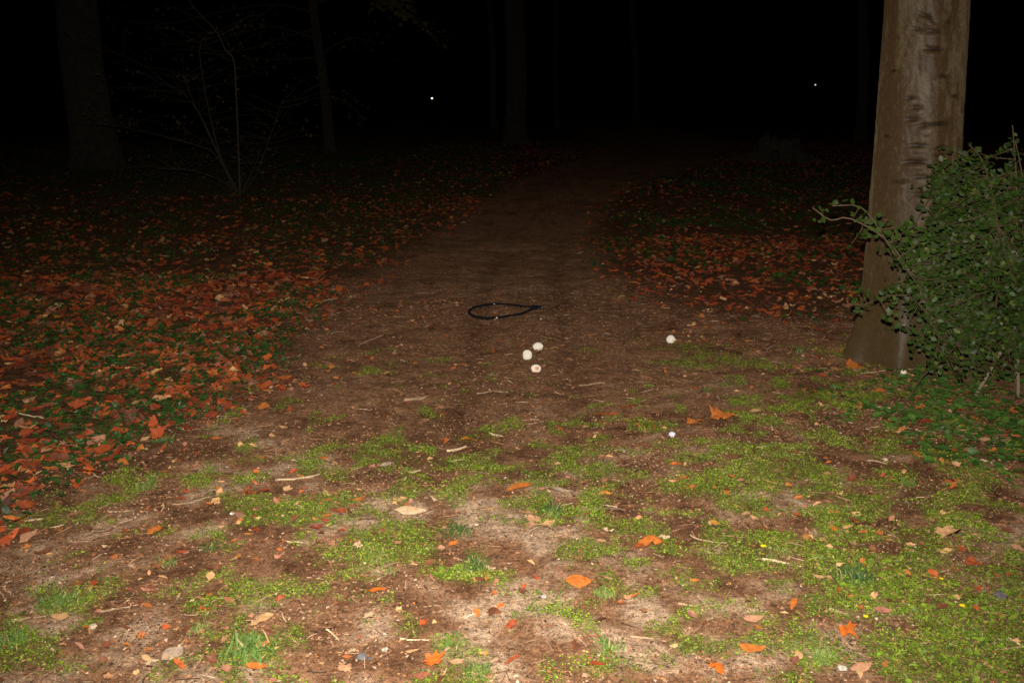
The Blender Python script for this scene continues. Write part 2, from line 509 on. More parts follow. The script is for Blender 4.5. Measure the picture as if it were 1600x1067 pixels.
# ------------------------------------------------------------------ big beech on the right
def beech():
    root = empty('beech_tree', (2.475, 6.24, float(hfun(2.475, 6.24)) - 0.02))
    tag(root, 'thick smooth-barked beech trunk with creased bark rising behind the green shrub', 'tree')
    zs = np.concatenate([np.linspace(-0.12, 3.2, 620), np.linspace(3.25, 9.0, 50)])
    na = 230
    ang = np.arange(na) * 2 * math.pi / na           # angle 0 = towards the camera (-y)
    A, Zg = np.meshgrid(ang, zs)
    r = 0.255 - 0.012 * Zg + 0.0 * A
    r = np.where(Zg > 3, 0.214 - 0.012 * (Zg - 3), r)
    flare = np.exp(-np.clip(Zg + 0.1, 0, None) / 0.24)
    lobes = 0.5 + 0.5 * np.cos(A * 6 + math.pi + 0.4 * np.sin(A * 2))
    r = r + flare * (0.03 + 0.15 * lobes ** 1.5) + 0.035 * np.exp(-np.clip(Zg, 0, None) / 0.9)
    # long shallow flutes
    r = r + 0.010 * np.cos(A * 3 + 0.6 + 0.25 * Zg) + 0.005 * np.cos(A * 7 + 0.4 * Zg)
    ca, sa = np.cos(A), np.sin(A)
    r = r + 0.010 * (fbm(ca * 3 + 9, sa * 3 + Zg * 1.2, 3, 51) - 0.5) + 0.006 * (fbm(ca * 9 + sa * 5, Zg * 22 + sa * 3, 3, 53) - 0.5)
    stain = np.zeros_like(r)
    creases = [(1447, 26, 11, -.5, .010), (1437, 46, 10, -.2, .008), (1462, 49, 9, -.1, .008), (1462, 77, 13, -.12, .013), (1435, 168, 8, 0, .008),
               (1428, 187, 9, 0, .007), (1462, 194, 20, .06, .015), (1436, 228, 14, 0, .008), (1470, 230, 10, .1, .01), (1468, 243, 8, 0, .008),
               (1430, 253, 13, .05, .014), (1443, 303, 14, 0, .010), (1440, 276, 12, 0, .006), (1490, 34, 6, 0, .01), (1425, 153, 7, 0, .006), (1405, 110, 9, 0, .006),
               (1500, 150, 8, 0, .008), (1395, 215, 9, 0, .006), (1410, 285, 10, .1, .007), (1475, 120, 10, 0, .007), (1480, 278, 12, 0, .007), (1470, 306, 22, 0, .010)]
    for (px, py, wpx, sl, amp) in creases:
        p = at_y(px, py, 6.0)
        off = (p.x - (2.475 - 0.03 * p.z)) / 0.255
        a0 = math.asin(max(-.96, min(.96, off))); z0 = p.z - root.location.z
        da = (A - a0 + math.pi) % (2 * math.pi) - math.pi
        wa = wpx / 68.0 * 1.15
        zz = Zg - z0 - sl * da * 0.25 + 0.05 * da * da / max(wa, .05) * .25
        zz = zz + .008 * (fbm(A * 9 + px, Zg * 30, 3, 57) - .5)
        amp = amp * 1.35; hgt = 0.008 + 0.005 * (amp / .015)
        e = np.exp(-(da / wa) ** 2)
        r = r - amp * e * np.exp(-(zz / hgt) ** 2) + 0.5 * amp * e * np.exp(-((zz + 2.4 * hgt) / (1.6 * hgt)) ** 2)
        stain = np.maximum(stain, e * np.exp(-(zz / (hgt * 1.0)) ** 4) * (0.75 + amp * 25) * (.6 + .8 * fbm(A * 14, Zg * 40, 3, 58)))
    for _ in range(240):                                # small lenticel lines all round
        a0, z0, wa, amp = R.uniform(0, 6.28), R.uniform(.2, 6), R.uniform(.02, .10), R.uniform(.0015, .004)
        da = (A - a0 + math.pi) % (2 * math.pi) - math.pi
        e = np.exp(-(da / wa) ** 2) * np.exp(-((Zg - z0 - .05 * da * R.uniform(-1, 1)) / .0055) ** 2)
        r = r - amp * e; stain = np.maximum(stain, 0.5 * e)
    lean = -0.03 * Zg
    X = np.sin(A) * r + lean; Y = -np.cos(A) * r
    Vt = np.stack([X, Y, Zg], -1).reshape(-1, 3)
    i = (np.arange(len(zs) - 1)[:, None] * na + np.arange(na)[None]).ravel()
    j = (np.arange(len(zs) - 1)[:, None] * na + (np.arange(na)[None] + 1) % na).ravel()
    T = np.stack([i, j, j + na, i + na], 1)
    grey = np.array([.132, .098, .056]); brown = np.array([.074, .045, .022]); alga = np.array([.072, .050, .020])
    n1 = fbm(A * 1.6 + 4, Zg * .9, 4, 61); n2 = fbm(A * 7, Zg * 9, 5, 63); n3 = fbm(A * 22, Zg * 60, 4, 64)
    c = brown + (grey - brown) * sstep(.38, .60, n1 + .45 * (n2 - .5) + .22 * (n3 - .5))[..., None] * 1.0
    spk = sstep(.66, .74, fbm(A * 16 + 3, Zg * 26, 3, 67))
    c = c + (np.array([.2, .17, .11]) - c) * (.22 * spk)[..., None]
    c = c + (alga - c) * (sstep(1.1, .1, Zg + .5 * (n1 - .5)) * .75)[..., None]
    c = c * (1 - .62 * np.clip(stain, 0, 1))[..., None]
    m = attr_mat('beech_bark', 0.5, 0.28, 70, 0.74, 1.2, 0.4, 0.005)
    o = link('trunk', mesh_np('trunk', Vt, T, m, c.reshape(-1, 3)), root)
    return root
BEECH = beech()

def crown(root, z0, z1, rad, n, cx=0.0, cy=0.0, scale=0.06):
    k = 26
    cen = np.stack([R.normal(cx, rad * .5, k), R.normal(cy, rad * .5, k), R.uniform(z0 + 1, z1, k)], 1)
    p = cen[R.integers(0, k, n)] + R.normal(0, rad * .19, (n, 3))
    p[:, 2] = np.maximum(p[:, 2], z0)
    col = np.array([.05, .085, .02]) * R.uniform(.6, 1.4, (n, 1))
    Vv, T, C = scatter(COVER[:3], p, R.uniform(0, 6.3, n), R.uniform(0, 1.2, n), R.uniform(0, 6.3, n), R.uniform(.7, 1.3, n) * scale, col)
    tag(link('crown', mesh_np('crown', Vv, T, M_GREEN, C), root), kind='stuff')

def limbs(root, pts_fn, z_list, length, r0, mat, n=6):
    for z in z_list:
        a = R.uniform(0, 6.28); p = Vector(pts_fn(z)); L = length * R.uniform(.7, 1.2)
        d = Vector((math.cos(a), math.sin(a), R.uniform(.5, 1.0)))
        pts = [p, p + d * L * .4, p + d * L * .75 + Vector((0, 0, .2 * L)), p + d * L + Vector((R.normal() * .2, R.normal() * .2, .5 * L))]
        Vv, T = tube(smooth_path(pts, 8), np.linspace(r0, r0 * .2, 8), n)
        link('limb', mesh_np('limb', Vv, T, mat), root)
limbs(BEECH, lambda z: (-.03 * z, 0, z), [5.2, 5.9, 6.6, 7.2, 7.8, 8.4, 8.8], 2.6, .07, M_FARBARK)
crown(BEECH, 6.0, 12, 3.4, 4000, 0, 0.6, .07)

# ------------------------------------------------------------------ trees standing in the dark
def tree(name, label, base, top, r0, r1, htop, crownz, ncrown, crad, group=None, nbr=6):
    """base: pixel on the ground; top: pixel at the upper frame edge the trunk passes"""
    b = at(*base); t = at_y(top[0], top[1], b.y)
    root = empty(name, (b.x, b.y, b.z)); tag(root, label, 'tree', group)
    sl = (t.x - b.x) / (t.z - b.z)
    zs = np.concatenate([np.linspace(-.15, 1.2, 12), np.linspace(1.4, htop, 26)])
    wob = lambda z: (sl * z + .06 * math.sin(z * .9 + b.x) * min(1, z / 3), .06 * math.sin(z * .7 + b.y) * min(1, z / 3), z)
    pts = [wob(z) for z in zs]
    rad = [r0 + (r1 - r0) * min(1, z / 5) + r0 * .75 * math.exp(-max(z + .15, 0) / .28) if z < 5 else r1 * max(.25, 1 - (z - 5) / (htop - 3)) for z in zs]
    Vv, T = tube(pts, rad, 22, 0.06)
    Vv = Vv + .04 * r0 * R.normal(0, 1, (len(Vv), 3)) * .6
    link('trunk', mesh_np('trunk', Vv, T, M_FARBARK), root)
    limbs(root, wob, np.linspace(crownz - 1.2, htop - .6, nbr), crad * .8, r1 * .3, M_FARBARK)
    crown(root, crownz, htop + 2, crad, ncrown)
    return root

tree('tree', 'stout dark trunk at the left edge, half lost in the darkness', (152, 262), (118, 0), .50, .43, 12, 7.5, 2500, 3.5)
T_THIN = tree('tree', 'slim leaning trunk behind the bare sapling, left of the path', (516, 238), (491, 0), .15, .12, 9, 6.5, 1500, 2.2)
tree('tree', 'thick straight trunk at the far end of the path, middle of the picture', (805, 224), (806, 0), .36, .33, 13, 8.5, 2500, 3.5)
tree('tree', 'faint thin trunk just left of the thick middle trunk', (772, 205), (766, 0), .15, .13, 11, 8, 1200, 2.2)
tree('tree', 'thin dark trunk right of the thick middle trunk, bending near the top', (995, 203), (990, 0), .19, .15, 11, 8.5, 1200, 2.4)
tree('tree', 'faintest thin trunk between the thick middle trunk and the bending one', (870, 200), (867, 0), .14, .11, 11, 8.5, 1000, 2.2)
tree('tree', 'dim trunk in the dark just left of the big beech', (1345, 222), (1352, 0), .20, .17, 11, 8, 1200, 2.4)

# bare side branches and a leafy drooping bough of the slim tree
def twig_leaves(paths, n, size, spread, colr, drop=0.0):
    P = []
    for pth in paths:
        q = pth[R.integers(len(pth) // 3, len(pth), n)]
        P.append(q + R.normal(0, spread, q.shape))
    P = np.vstack(P); P[:, 2] -= drop; m = len(P)
    col = np.array(colr) * R.uniform(.6, 1.4, (m, 1))
    return scatter(COVER, P, R.uniform(0, 6.3, m), R.uniform(.2, 1.3, m), R.uniform(0, 6.3, m), R.uniform(.7, 1.3, m) * size, col)

def branch_set(root, specs, Y, r, mat, name='branch', jy=0.3):
    """specs: lists of pixels; built at ground distance about Y with some depth"""
    out = []
    rl = root.location
    for s in specs:
        n = len(s); dy = R.uniform(-1, 1) * jy
        pts = [at_y(px, py, Y + dy * (i / max(1, n - 1))) - rl for i, (px, py) in enumerate(s)]
        sp = smooth_path(pts, 4 * n)
        rr = r * R.uniform(.8, 1.1)
        Vv, T = tube(sp, np.linspace(rr, rr * .3, len(sp)), 6)
        link(name, mesh_np(name, Vv, T, M_PALESTEM if (name == 'stem' and not out) else mat), root)
        out.append(sp)
    return out
YT = T_THIN.location.y
br = branch_set(T_THIN, [[(500, 90), (450, 93), (400, 92), (360, 80)], [(503, 130), (470, 150), (440, 185)], [(495, 45), (440, 60), (390, 75)],
                         [(492, 5), (560, -8), (620, 12), (660, 40), (690, 66)], [(560, -8), (600, 5), (640, 8)], [(506, 150), (540, 160), (560, 175)], [(492, 20), (430, 8), (350, 18), (260, 38), (170, 30)], [(496, 62), (420, 42), (330, 66), (240, 60)], [(430, 8), (380, 40), (300, 62), (210, 85)], [(499, 85), (550, 60), (590, 70)]], YT, .035, M_STEM, jy=1.2)
Vv, T, C = twig_leaves(br[3:5], 90, .085, .16, (.11, .10, .025))
tag(link('foliage', mesh_np('foliage', Vv, T, M_GREEN, C), T_THIN), kind='stuff')
Vv, T, C = twig_leaves(br[:3] + br[5:], 45, .06, .26, (.075, .065, .022))
tag(link('twig_leaves', mesh_np('twig_leaves', Vv, T, M_GREEN, C), T_THIN), kind='stuff')

# many-stemmed bare sapling
b = at(375, 303)
SAP = empty('sapling', b)
tag(SAP, 'bare many-stemmed sapling with thin pale stems at the left, in front of the stout trunk', 'sapling')
sap = branch_set(SAP, [[(375, 304), (372, 220), (369, 150), (365, 95), (352, 78), (338, 50), (312, 22), (290, -5)],
                       [(372, 300), (345, 245), (330, 190), (318, 130), (312, 80), (320, 58), (335, 50)],
                       [(370, 300), (348, 255), (318, 190), (290, 150), (262, 132), (220, 100), (170, 80)],
                       [(371, 301), (340, 240), (305, 165), (285, 120)],
                       [(368, 299), (336, 242), (300, 225), (250, 212), (185, 198), (110, 192)],
                       [(373, 302), (340, 280), (290, 265), (250, 265), (225, 280)],
                       [(377, 303), (398, 260), (410, 225)], [(378, 303), (402, 270), (425, 205), (440, 160)]], b.y, .016, M_STEM, 'stem', .5)
# the slim main stem is thicker and paler than the others
twp = []
for k, s in enumerate(sap):
    for q in range(16):
        i = R.integers(len(s) // 3, len(s)); p = s[i]
        d = R.normal(0, 1, 3); d /= np.linalg.norm(d); d[2] = abs(d[2]) * .4
        twp.append(smooth_path([p, p + d * .35, p + d * .75 + [0, 0, .05], p + d * 1.15], 6))
Vv, T = merge([tube(p, np.linspace(.006, .002, len(p)), 4) for p in twp])
tag(link('twigs', mesh_np('twigs', Vv, T, M_STEM), SAP), kind='stuff')
Vv, T, C = twig_leaves(twp, 4, .03, .10, (.06, .045, .02))
tag(link('foliage', mesh_np('foliage', Vv, T, M_GREEN, C), SAP), kind='stuff')

# ------------------------------------------------------------------ broken stump in the dark, right of the path
def stump():
    b = at(1215, 252)
    root = empty('tree_stump', b)
    tag(root, 'broken old stump with splintered top in the dark right of the path', 'stump')
    na, nz = 36, 9
    zs = np.linspace(-.1, .62, nz); A = np.arange(na) * 2 * math.pi / na
    Vs = []
    for iz, z in enumerate(zs):
        f = iz / (nz - 1)
        r = .46 + .22 * math.exp(-max(z, 0) / .15) + .05 * np.cos(5 * A) + R.normal(0, .018, na)
        top = .42 + .22 * fbm(np.cos(A) * 3 + 5, np.sin(A) * 3 + 5, 3, 88) + R.normal(0, .05, na)
        zz = -.1 + f * (top + .1)
        Vs.append(np.stack([np.cos(A) * r, np.sin(A) * r, zz], 1))
    Vs = np.vstack(Vs); T = []
    for iz in range(nz - 1):
        for j in range(na):
            p, q = iz * na + j, iz * na + (j + 1) % na
            T += [(p, q, q + na), (p, q + na, p + na)]
    k = len(Vs); Vs = np.vstack([Vs, [[0, 0, .25]]])
    for j in range(na): T.append(((nz - 1) * na + j, (nz - 1) * na + (j + 1) % na, k))
    m = flat_mat('old_wood', (.03, .024, .018), (.09, .075, .055), 14, .85, .15, .7, .02)
    link('stub', mesh_np('stub', Vs, T, m, smooth=False), root)
    for a in (3.6, 4.3, 5.1, 5.8, 2.9, .4):
        d = Vector((math.cos(a), math.sin(a), 0))
        pts = [d * .4 + Vector((0, 0, .18)), d * .75 + Vector((0, 0, .08)), d * 1.15 + Vector((0, 0, .01)), d * 1.5 + Vector((0, 0, -.08))]
        Vv, T = tube(smooth_path(pts, 8), np.linspace(.12, .03, 8), 8, .15)
        link('root', mesh_np('root', Vv, T, m), root)
    for q in range(7):
        a = R.uniform(0, 6.28); d = Vector((math.cos(a) * .4, math.sin(a) * .4, .35))
        Vv, T = tube([d, d + Vector((R.normal() * .1, R.normal() * .1, R.uniform(.2, .42)))], [.03, .006], 5)
        link('splinter', mesh_np('splinter', Vv, T, m, smooth=False), root)
stump()

# ------------------------------------------------------------------ two far lamps
def lamp(px, py, Y, rad, strength, label):
    g = at_y(px, py, Y); gz = float(hfun(g.x, g.y))
    root = empty('lamp_post', (g.x, g.y, gz)); tag(root, label, 'lamp', 'far lights among the trees')
    H = g.z - gz
    m = flat_mat('lamp_metal', (.02, .02, .022), (.04, .04, .042), 20, .5, .4, 0)
    Vv, T = tube([(0, 0, -.2), (0, 0, .12), (0, 0, .16), (0, 0, H - rad - .02)], [.06, .06, .03, .028], 10)
    link('post', mesh_np('post', Vv, T, m), root)
    Vv, T = tube([(0, 0, H + rad * .8), (0, 0, H + rad * 1.0), (0, 0, H + rad * 1.3)], [rad * 1.15, rad * .95, .02], 14)
    link('cap', mesh_np('cap', Vv, T, m), root)
    me, nt, b = mat_new('lamp_glow', .4)
    b.inputs['Emission Color'].default_value = (1, .93, .78, 1); b.inputs['Emission Strength'].default_value = strength
    zz = np.linspace(-1, 1, 9)
    Vv, T = tube([(0, 0, H + rad * .85 * q) for q in zz], np.maximum(.02, rad * np.sqrt(np.clip(1 - (zz * .96) ** 2, 0, 1))), 14)
    link('globe', mesh_np('globe', Vv, T, me), root)
lamp(675, 154, 80, .075, 1.5, 'tiny far light left of the thick middle trunk')
lamp(1274, 133, 80, .065, .7, 'tiny far light left of the big beech')

# ------------------------------------------------------------------ shrub in front of the beech
def shrub():
    cen = np.array([2.92, 5.42, .66]); rad = np.array([.93, .52, .78])
    base = np.array([2.75, 5.42, float(hfun(2.75, 5.42))])
    root = empty('shrub', tuple(base)); tag(root, 'dense dark green small-leaved shrub in front of the beech trunk at the right edge', 'shrub')
    stems = []
    gz = lambda x, y: float(hfun(x, y))
    def bp(px, py): return np.array(at(px, py))
    starts = [bp(1520, 617), bp(1515, 612), bp(1592, 622), bp(1586, 615), bp(1478, 590), bp(1620, 612), bp(1650, 625), bp(1555, 600), bp(1680, 605), bp(1720, 615), bp(1610, 590), bp(1545, 580)]
    for k, s in enumerate(starts):
        tip = cen + rad * np.array([R.uniform(-.85, .85), R.uniform(-.7, .7), R.uniform(.4, .95)])
        m1 = s + (tip - s) * .33 + R.normal(0, .05, 3); m1[2] += .08
        m2 = s + (tip - s) * .7 + R.normal(0, .06, 3)
        stems.append(smooth_path([s - [0, 0, .04], m1, m2, tip], 14))
    stems.append(smooth_path([bp(1540, 600), at_y(1562, 420, 5.3), at_y(1556, 330, 5.15), at_y(1543, 275, 5.1), at_y(1531, 245, 5.1), at_y(1514, 226, 5.12)], 16))
    stems.append(smooth_path([bp(1500, 600), at_y(1450, 480, 5.25), at_y(1395, 385, 5.2), at_y(1330, 342, 5.2), at_y(1298, 344, 5.2), at_y(1270, 325, 5.22)], 16))
    stems.append(smooth_path([bp(1405, 648), at_y(1440, 590, 5.2), at_y(1480, 555, 5.25), at_y(1530, 500, 5.3)], 10))
    stems.append(smooth_path([bp(1500, 600), at_y(1465, 520, 5.2), at_y(1430, 470, 5.1), at_y(1390, 462, 5.1), at_y(1345, 478, 5.1)], 14))
    stems.append(smooth_path([bp(1505, 600), at_y(1450, 470, 5.2), at_y(1400, 400, 5.1), at_y(1365, 345, 5.1), at_y(1340, 322, 5.12), at_y(1300, 322, 5.15)], 14))
    for (a_, b_, c_) in [((1590, 400), (1588, 280), (1582, 196)), ((1570, 420), (1600, 300), (1618, 190)), ((1600, 450), (1640, 300), (1668, 205))]:
        stems.append(smooth_path([at_y(*a_, 5.35), at_y(*b_, 5.3), at_y(*c_, 5.25)], 10))
    pal = np.array([.15, .10, .06]); n0 = len(stems)
    for k, s in enumerate(stems):
        r0 = R.uniform(.004, .007)
        if k in (0, 2): r0 = .009
        if k >= 12: r0 = .005
        Vv, T = tube(s - base, np.linspace(r0, .0025, len(s)), 7)
        c = pal * R.uniform(.5, 1.1) if k not in (0, 2) else np.array([.26, .20, .14])
        link('stem', mesh_np('stem', Vv, T, M_TWIG, np.tile(c, (len(Vv), 1))), root)
    # sprays
    allp = np.vstack([s[4:] for s in stems])
    tw, LP, LD, LU = [], [], [], []
    def spray(tip, src):
        d = tip - src; L = np.linalg.norm(d)
        mid = (src + tip) / 2 + R.normal(0, .05, 3) * L
        p = smooth_path([src, mid, tip], 8); tw.append(p)
        nl = int(7 + L * 26)
        for q in range(nl):
            f = .15 + .85 * (q + R.random()) / nl
            x = p[min(7, int(f * 7))] + (p[min(7, int(f * 7) + 1)] - p[min(7, int(f * 7))]) * R.random() if f < 1 else tip
            LP.append(x + R.normal(0, .024, 3))
    U = R.normal(0, 1, (105, 3)); U /= np.linalg.norm(U, axis=1)[:, None]
    U *= R.uniform(.35, 1.0, (105, 1)) ** .5 * R.uniform(.8, 1.03, (105, 1))
    for _ in range(2250):
        t = cen + rad * U[R.integers(0, 105)] + R.normal(0, .072, 3)
        if t[2] > 1.36 + .05 * R.random(): continue
        if t[2] < .13 + .08 * R.random(): continue
        if t[0] < 2.55 and t[1] > 5.75: continue
        j = np.argmin(((allp - t) ** 2).sum(1) + R.random(len(allp)) * .05)
        if R.random() < .5: spray(t, allp[j])
        else: spray(t, t + (allp[j] - t) * min(1, .28 / (np.linalg.norm(allp[j] - t) + 1e-6)))
    # looser sprays that reach left across the trunk
    for (px, py, Y, n) in [(1290, 328, 5.2, 3), (1320, 322, 5.15, 4), (1345, 350, 5.15, 6), (1330, 342, 5.2, 5), (1375, 345, 5.1, 8), (1400, 340, 5.1, 8), (1425, 350, 5.1, 8),
                           (1450, 365, 5.1, 8), (1350, 372, 5.15, 4), (1385, 400, 5.1, 7), (1415, 405, 5.1, 9), (1440, 420, 5.1, 9), (1345, 455, 5.08, 3), (1352, 470, 5.08, 4), (1378, 462, 5.08, 4),
                           (1420, 455, 5.08, 8), (1415, 510, 5.1, 6), (1435, 540, 5.1, 9), (1455, 520, 5.1, 10), (1460, 480, 5.1, 9), (1475, 440, 5.1, 9), (1490, 400, 5.1, 9), (1480, 360, 5.15, 6), (1505, 330, 5.1, 6),
                           (1515, 250, 5.1, 2), (1530, 285, 5.1, 6), (1510, 300, 5.1, 4), (1590, 225, 5.2, 5), (1575, 245, 5.2, 6), (1460, 570, 5.15, 8), (1480, 560, 5.1, 8), (1500, 570, 5.1, 8)]:
        for q in range(max(1, n // 3)):
            t = np.array(at_y(px + R.normal() * 9, py + R.normal() * 8, Y + R.normal() * .06))
            j = np.argmin(((allp - t) ** 2).sum(1))
            spray(t, t + (allp[j] - t) * min(1, .2 / (np.linalg.norm(allp[j] - t) + 1e-6)))
    LPn = np.array(LP)
    LPn = LPn[LPn[:, 2] > hfun(LPn[:, 0], LPn[:, 1]) + .07]
    n = len(LPn)
    Vv, T = merge([tube(p - base, np.linspace(.0028, .0012, len(p)), 4, cap=False) for p in tw])
    tag(link('twigs', mesh_np('twigs', Vv, T, M_TWIG, np.tile(pal * .7, (len(Vv), 1))), root), kind='stuff')
    lv = [oval(rg, 4, rg.uniform(.62, .8), .25, .2, .15) for _ in range(5)]
    col = np.array([.029, .056, .009]) * R.uniform(.55, 1.45, (n, 1)) * R.uniform(.9, 1.1, (n, 3))
    young = R.random(n) < .06; col[young] = np.array([.085, .125, .02]) * R.uniform(.7, 1.2, (young.sum(), 1))
    yaw, tilt, td, sc = R.uniform(0, 6.28, n), np.abs(R.normal(.8, .45, n)), R.uniform(-.8, .8, n) , R.uniform(.008, .0205, n)
    dist = np.linalg.norm(LPn - np.array([0, 0, CAM_H]), axis=1) + R.random(n) * .25
    near = np.argsort(dist)[:260]
    mask = np.ones(n, bool); mask[near] = False
    Vv, T, C = scatter(lv, LPn[mask] - base, yaw[mask], tilt[mask], td[mask], sc[mask], col[mask])
    tag(link('foliage', mesh_np('foliage', Vv, T, M_BUSH, C), root), kind='stuff')
    meshes = []
    for q in range(10):
        v, t = lv[q % 5]; meshes.append(mesh_np('shrub_leaf', v, t, M_BUSH, np.tile(col[near[q]], (len(v), 1)) * R.uniform(.85, 1.15, (len(v), 1))))
    from mathutils import Quaternion
    for k, i in enumerate(near):
        o = link('leaf', meshes[k % 10], root, tuple(LPn[i] - base))
        q = Quaternion((math.cos(td[i]), math.sin(td[i]), 0), tilt[i]) @ Quaternion((0, 0, 1), yaw[i])
        o.rotation_mode = 'QUATERNION'; o.rotation_quaternion = q; o.scale = (sc[i],) * 3
shrub()

# ------------------------------------------------------------------ loose cover: leaf carpets, green plants, moss, grass, litter (uncountable)
def carpet_mask(x, y):
    e = .7 * (fbm(x * 1.9, y * 1.9, 4, 31) - .5)
    m = (1 - .7 * sstep(9, 15, y) * sstep(-.5, -3.5, x)) * np.maximum(sstep(-.40, .42, left_d(x, y) + e) ** 1.4, .85 * sstep(-.45, .45, right_d(x, y) + e) ** 1.3)
    thin = .45 + .55 * sstep(.38, .58, fbm(x * 1.0 + 7, y * 1.0, 3, 35))
    return m * thin
def under_shrub(x, y):
    return sstep(1.75, 2.15, x + .5 * (fbm(x * 3, y * 3, 2, 90) - .5) + .18 * (y - 4.5)) * sstep(3.7, 4.3, y) * sstep(6.0, 5.5, y)

def clear_beech(x, y): return ((x - 2.47) ** 2 + (y - 6.24) ** 2) > .31 ** 2
STATIC = []
def put_leaves(name, label, cat, x, y, variants, size, lift, tilt, cols, mat=M_LEAF, kind='stuff'):
    k = clear_beech(x, y); x, y = x[k], y[k]; cols = cols[k]
    n = len(x)
    z = hfun(x, y) + .006 + lift * R.random(n)
    V_, T_, C_ = scatter(variants, np.stack([x, y, z], 1), R.uniform(0, 6.28, n), np.abs(R.normal(0, tilt, n)), R.uniform(0, 6.28, n), R.uniform(size[0], size[1], n), cols)
    return tag(link(name, mesh_np(name, V_, T_, mat, C_, smooth=False)), label, cat, kind=kind)

x1, y1 = sample(-7, -1.0, 3.0, 9, 360, carpet_mask)
x2, y2 = sample(-16, -0.5, 9, 17, 110, carpet_mask); x3, y3 = sample(-20, 3, 17, 36, 34, carpet_mask)
ax, ay = np.r_[x1, x2, x3], np.r_[y1, y2, y3]
put_leaves('leaf_carpet', 'thick carpet of rust-red fallen leaves left of the dirt path', 'leaves', ax, ay, LEAF_LO + BIT[:2], (.020, .058), .034, .3, leafcols(len(ax)))
x1, y1 = sample(.7, 7, 6.2, 12, 330, lambda x, y: carpet_mask(x, y) * (right_d(x, y) > -.6)); x2, y2 = sample(.9, 18, 12, 36, 45, lambda x, y: carpet_mask(x, y) * (right_d(x, y) > -.6))
ax, ay = np.r_[x1, x2], np.r_[y1, y2]
put_leaves('leaf_drift', 'drift of red-brown fallen leaves between the path and the beech', 'leaves', ax, ay, LEAF_LO + BIT[:3], (.020, .048), .03, .3, leafcols(len(ax)))

GP = np.array([.024, .062, .012])
def gmask(x, y): return sstep(.42, .58, fbm(x * 1.7 + 11, y * 1.7, 4, 45))
x1, y1 = sample(-7, -1.2, 3.0, 9, 1700, lambda x, y: gmask(x, y) * sstep(-.1, .3, left_d(x, y)))
x2, y2 = sample(-18, 0, 9, 34, 380, lambda x, y: np.clip(gmask(x, y) + .35, 0, 1) * sstep(-.1, .3, left_d(x, y)))
ax, ay = np.r_[x1, x2], np.r_[y1, y2]
put_leaves('ivy_cover', 'low dark green plants growing through the leaf carpet on the left', 'ground cover', ax, ay, COVER + MOSS, (.008, .022), .05, .6,
           GP * R.uniform(.6, 1.5, (len(ax), 1)), M_GREEN)
x1, y1 = sample(.6, 16, 7.0, 24, 200, lambda x, y: gmask(x, y) * sstep(-.2, .3, right_d(x, y)))
put_leaves('ivy_patch', 'low dark green plants among the leaves left of the beech', 'ground cover', x1, y1, COVER, (.014, .034), .06, .5,
           GP * R.uniform(.6, 1.5, (len(x1), 1)), M_GREEN)
x1, y1 = sample(1.5, 4.5, 3.6, 6.1, 1300, lambda x, y: under_shrub(x, y) * (.3 + .7 * sstep(.36, .52, fbm(x * 3, y * 3, 3, 47))))
put_leaves('ground_elder', 'leafy green ground cover under the shrub at the right', 'ground cover', x1, y1, COVER, (.011, .027), .05, .45,
           np.array([.045, .10, .018]) * R.uniform(.55, 1.5, (len(x1), 1)), M_GREEN)

near_green = lambda x, y: green_mask(x, y) * sstep(7.2, 5.6, y) * (left_d(x, y) < .1)
x1, y1 = sample(-2.6, 3.4, 2.1, 7.0, 25000, near_green)
mc = np.where(R.random((len(x1), 1)) < .42, np.array([[.078, .135, .014]]), np.array([[.170, .228, .020]])) * R.uniform(.45, 1.4, (len(x1), 1)) * R.uniform(.9, 1.1, (len(x1), 3)) * (.55 + .9 * fbm(x1 * 5, y1 * 5, 3, 101))[:, None]
put_leaves('clover', 'patchy yellow-green clover and moss on the foreground soil', 'clover', x1, y1, MOSS * 9 + CLOV, (.0024, .0070), .010, .6, mc, M_GREEN)

x1, y1 = sample(-2.6, 3.4, 2.1, 7.0, 1500, lambda x, y: near_green(x, y) * sstep(.55, .9, blob(x, y, GREEN)) * sstep(.45, .6, fbm(x * 2.1 + 5, y * 2.1, 3, 131)))
mc = np.array([.135, .205, .020]) * R.uniform(.5, 1.35, (len(x1), 1))
put_leaves('weed_leaves', 'broader bright green weed leaves in the lushest foreground patches', 'weeds', x1, y1, CLOV + COVER, (.007, .015), .016, .5, mc, M_GREEN)
x1, y1 = sample(-2.6, 3.4, 2.1, 7.0, 8000, lambda x, y: near_green(x, y) * (.15 + .85 * sstep(.42, .6, fbm(x * 2.6, y * 2.6, 3, 71))))
n = len(x1)
gc = np.where(R.random((n, 1)) < .3, np.array([[.22, .165, .075]]), np.array([[.12, .19, .020]])) * R.uniform(.5, 1.4, (n, 1))
P = np.stack([x1, y1, hfun(x1, y1) - .002], 1)
V_, T_, C_ = scatter(BLADE, P, R.uniform(0, 6.28, n), np.abs(R.normal(0, .9, n)), R.uniform(0, 6.28, n), R.uniform(.008, .030, n), gc)
tag(link('short_grass', mesh_np('short_grass', V_, T_, M_GRASS, C_)), 'short thin grass scattered over the foreground soil', 'grass', kind='stuff')

